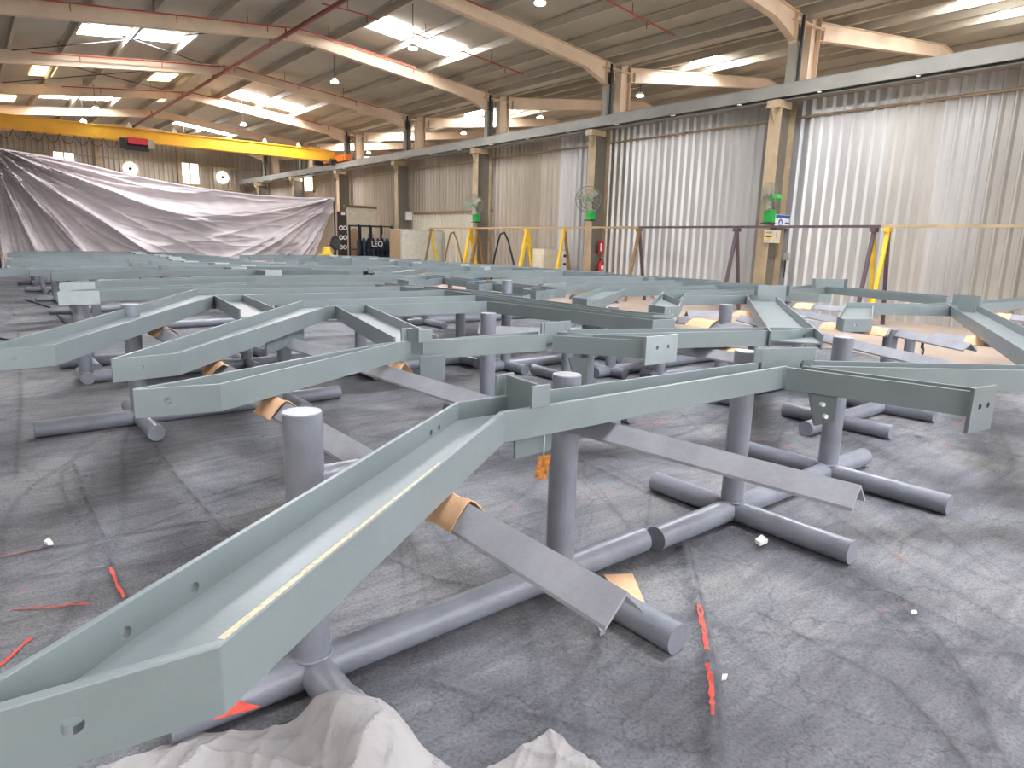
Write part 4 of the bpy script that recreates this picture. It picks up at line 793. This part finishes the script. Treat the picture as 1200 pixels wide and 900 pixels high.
# big cabinet
y0 = 26.3; xa, xb = gx(470, y0), gx(519, y0); zt = aty(490, 269, y0).z; dpt = 1.0
while aty(470, 300, y0).x and dpt < 6:
    v = Vector((xa, y0+dpt, 1)); q_ = v-EYE
    if 600+F*q_.dot(RT)/q_.dot(FW) < 458: break
    dpt += .05
o = thing('steel_cabinet', ((xa+xb)/2, y0, 0), 'large grey steel cabinet with a brown side standing by the wall', 'cabinet'); obj('body', MB().box(xa, xb, y0, y0+dpt, .25, zt), mat('cabinet_grey', (176, 174, 160), .5), o, bevel=.02); obj('side_panel', MB().box(xa-.02, xa, y0+.02, y0+dpt-.02, .05, zt-.02), mat('side_brown', (158, 134, 104), .6), o)
obj('door', MB().box(xa+.06, xb-.06, y0-.02, y0, .3, zt-.08), mat('cabinet_door', (186, 184, 170), .5), o); obj('foot', MB().box(xa+.05, xa+.2, y0+.05, y0+dpt-.05, 0, .25).box(xb-.2, xb-.05, y0+.05, y0+dpt-.05, 0, .25), BLACK, o)
# gas cylinder rack
y0 = 29.6; xa, xb = gx(420, y0), gx(458, y0); zt = aty(440, 264, y0).z
o = thing('cylinder_rack', ((xa+xb)/2, y0, 0), 'black steel rack full of dark blue gas cylinders', 'rack'); r_ = MB()
for x in np.linspace(xa, xb, 4):
    for yy in (y0-.1, y0+.9): r_.bar((x, yy, 0), (x, yy, zt), .07, .07)
for z in (.15, zt*.5, zt-.05): r_.bar((xa, y0-.1, z), (xb, y0-.1, z), .06, .06).bar((xa, y0+.9, z), (xb, y0+.9, z), .06, .06).bar((xa, y0-.1, z), (xa, y0+.9, z), .06, .06)
r_.box(xa, xb, y0-.1, y0+.9, .04, .1); obj('rack_frame', r_, BLACK, o); text(o, 'LEQ', ((xa+xb)/2+.05, y0-.16, zt*.62), .34, WHITE, (math.pi/2, 0, 0))
nC = 7
for k in range(nC):
    x = xa+(k+.5)*(xb-xa)/nC; c_ = thing('gas_cylinder', (x, y0+.15, .1), 'dark blue gas cylinder in the black rack, %s from the left' % ['first', 'second', 'third', 'fourth', 'fifth', 'sixth', 'seventh'][k], 'gas cylinder', 'gas cylinders in the rack')
    obj('body', MB().tube((x, y0+.15, .1), (x, y0+.15, zt*.66), .125, 14).tube((x, y0+.15, zt*.66), (x, y0+.15, zt*.74), .125, 14, .04), NAVY, c_, smooth=True); obj('valve', MB().tube((x, y0+.15, zt*.74), (x, y0+.15, zt*.82), .03, 8), GREYST, c_)
# cream partition board with arched opening
y0 = 31.6; xa, xb = gx(408, y0), gx(440, y0); zt = aty(424, 244, y0).z
o = thing('partition_board', ((xa+xb)/2, y0, 0), 'tall cream board with an arched brown opening beside the cylinder rack', 'board'); obj('panel', MB().box(xa, xb, y0, y0+.1, 0, zt), CREAMP, o); obj('top_trim', MB().box(xa-.12, xb+.1, y0-.05, y0+.15, zt, zt+.12), BRN, o)
ax_ = gx(416, y0); zA = aty(416, 268, y0).z; obj('arch_opening', MB().poly([(ax_-.22, y0-.02, .1), (ax_+.22, y0-.02, .1), (ax_+.22, y0-.02, zA-.2)]+[(ax_+.22*math.cos(t), y0-.02, zA-.2+.22*math.sin(t)) for t in np.linspace(.3, 2.84, 7)]+[(ax_-.22, y0-.02, zA-.2)], (0, .015, 0)), mat('arch_tan', (176, 140, 110), .7), o)
# black board with six white rings
y0 = 31.4; xa, xb = gx(397, y0), gx(408, y0); zt = aty(402, 248, y0).z
o = thing('ring_panel', ((xa+xb)/2, y0, 0), 'narrow dark board with six white rings beside the curtain', 'board'); obj('panel', MB().box(xa, xb-.02, y0, y0+.1, 0, zt), mat('board_brown', (58, 48, 44), .6), o)
for r_i in range(3):
    for c_i in range(2):
        p = aty(399.6+c_i*4.6, 267+r_i*11.3, y0); obj('ring', MB().ring((p.x, y0-.02, p.z), (0, 1, 0), .085, .032, 18, 6), WHITE, o)
p = aty(402, 250, y0); obj('small_plate', MB().box(p.x-.1, p.x+.1, y0-.02, y0, p.z-.08, p.z+.04), WHITE, o)
# round drum fan and yellow machine beside the curtain
y0 = 28.6; p = aty(393, 285, y0); o = thing('pedestal_fan', (p.x, y0, 0), 'dark round pedestal fan between the curtain and the ring board', 'fan'); obj('drum', MB().ring((p.x, y0, p.z), (.5, -1, 0), .28, .05, 24).tube((p.x, y0, p.z), (p.x+.05, y0+.1, p.z), .24, 20), DARK, o); obj('stand', MB().tube((p.x, y0, 0), (p.x, y0, p.z-.3), .04, 8), DARK, o); obj('foot', MB().tube((p.x, y0, 0), (p.x, y0, .05), .25, 16), DARK, o)
p = aty(383, 300, 26.5); o = thing('floor_machine', (p.x, 26.5, 0), 'yellow floor machine with a black handle at the foot of the curtain', 'machine'); obj('body', MB().box(p.x-.28, p.x+.22, 26.3, 26.8, .1, 1.0).tube((p.x, 26.5, 1.0), (p.x, 26.5, 1.3), .22, 14, .12), YEL2, o, bevel=.03); obj('engine', MB().box(p.x+.25, p.x+.7, 26.3, 26.7, .2, .8), YEL2, o); obj('handle', MB().path([(p.x+.3, 26.5, .8), (p.x+.4, 26.5, 1.25), (p.x+.15, 26.5, 1.4)], .05, 8), BLACK, o); obj('wheel', MB().tube((p.x-.2, 26.2, .15), (p.x-.2, 26.3, .15), .15, 14), BLACK, o)
# small white machine by the far trestle, hoses
p = at(513, 330, 0); o = thing('pump_unit', (p.x, p.y, 0), 'small white pump unit at the foot of the farthest trestle', 'machine'); zz = aty(513, 307, p.y).z; obj('body', MB().box(p.x-.35, p.x+.45, p.y-.2, p.y+.2, 0, max(.7, zz)), WHITE, o, bevel=.03); obj('gauge', MB().tube((p.x+.05, p.y-.2, zz-.2), (p.x+.05, p.y-.25, zz-.2), .1, 12), REDB, o)
for ya, lb in ((20.2, 'black hose looped over the rail left of the bright yellow trestle'), (23.6, 'brown hose hanging over the rail in front of the cream door')):
    top('hose', MB().path([(16.0, ya+.9, .03), (15.95, ya+.55, 1.2), (15.95, ya+.25, 1.95), (15.95, ya, 2.02), (15.95, ya-.25, 1.7), (15.95, ya-.6, .9), (15.9, ya-.9, .03)], .035, 8), BLACK if 'black' in lb else BRN, lb, 'hose', 'hoses over the rail')
for (px, py), lb in (((478, 253), 'small white junction box on the fifth wall column'),): p = aty(px, py, 29.2); top('junction_box', MB().box(p.x-.15, p.x+.15, 29.05, 29.2, p.z-.2, p.z+.2), WHITE, lb, 'box')
p = at(420, 322, 0); top('timber_stack', MB().bar((9.2, 21.0, .9), (12.6, 20.2, .9), .15, .08).bar((9.0, 20.6, .82), (12.9, 19.6, .82), .15, .08).bar((9.6, 21.5, .06), (9.6, 19.8, .06), .1, .1).box(9.4, 9.6, 20.2, 20.9, 0, .8).box(12.0, 12.2, 19.7, 20.5, 0, .8), mat('pale_timber', (206, 190, 160), .7), 'pale timber planks on blocks in front of the cylinder rack', 'timber')

# drop bookkeeping
for o in list(COL.objects):
    if '_w' in o: del o['_w']
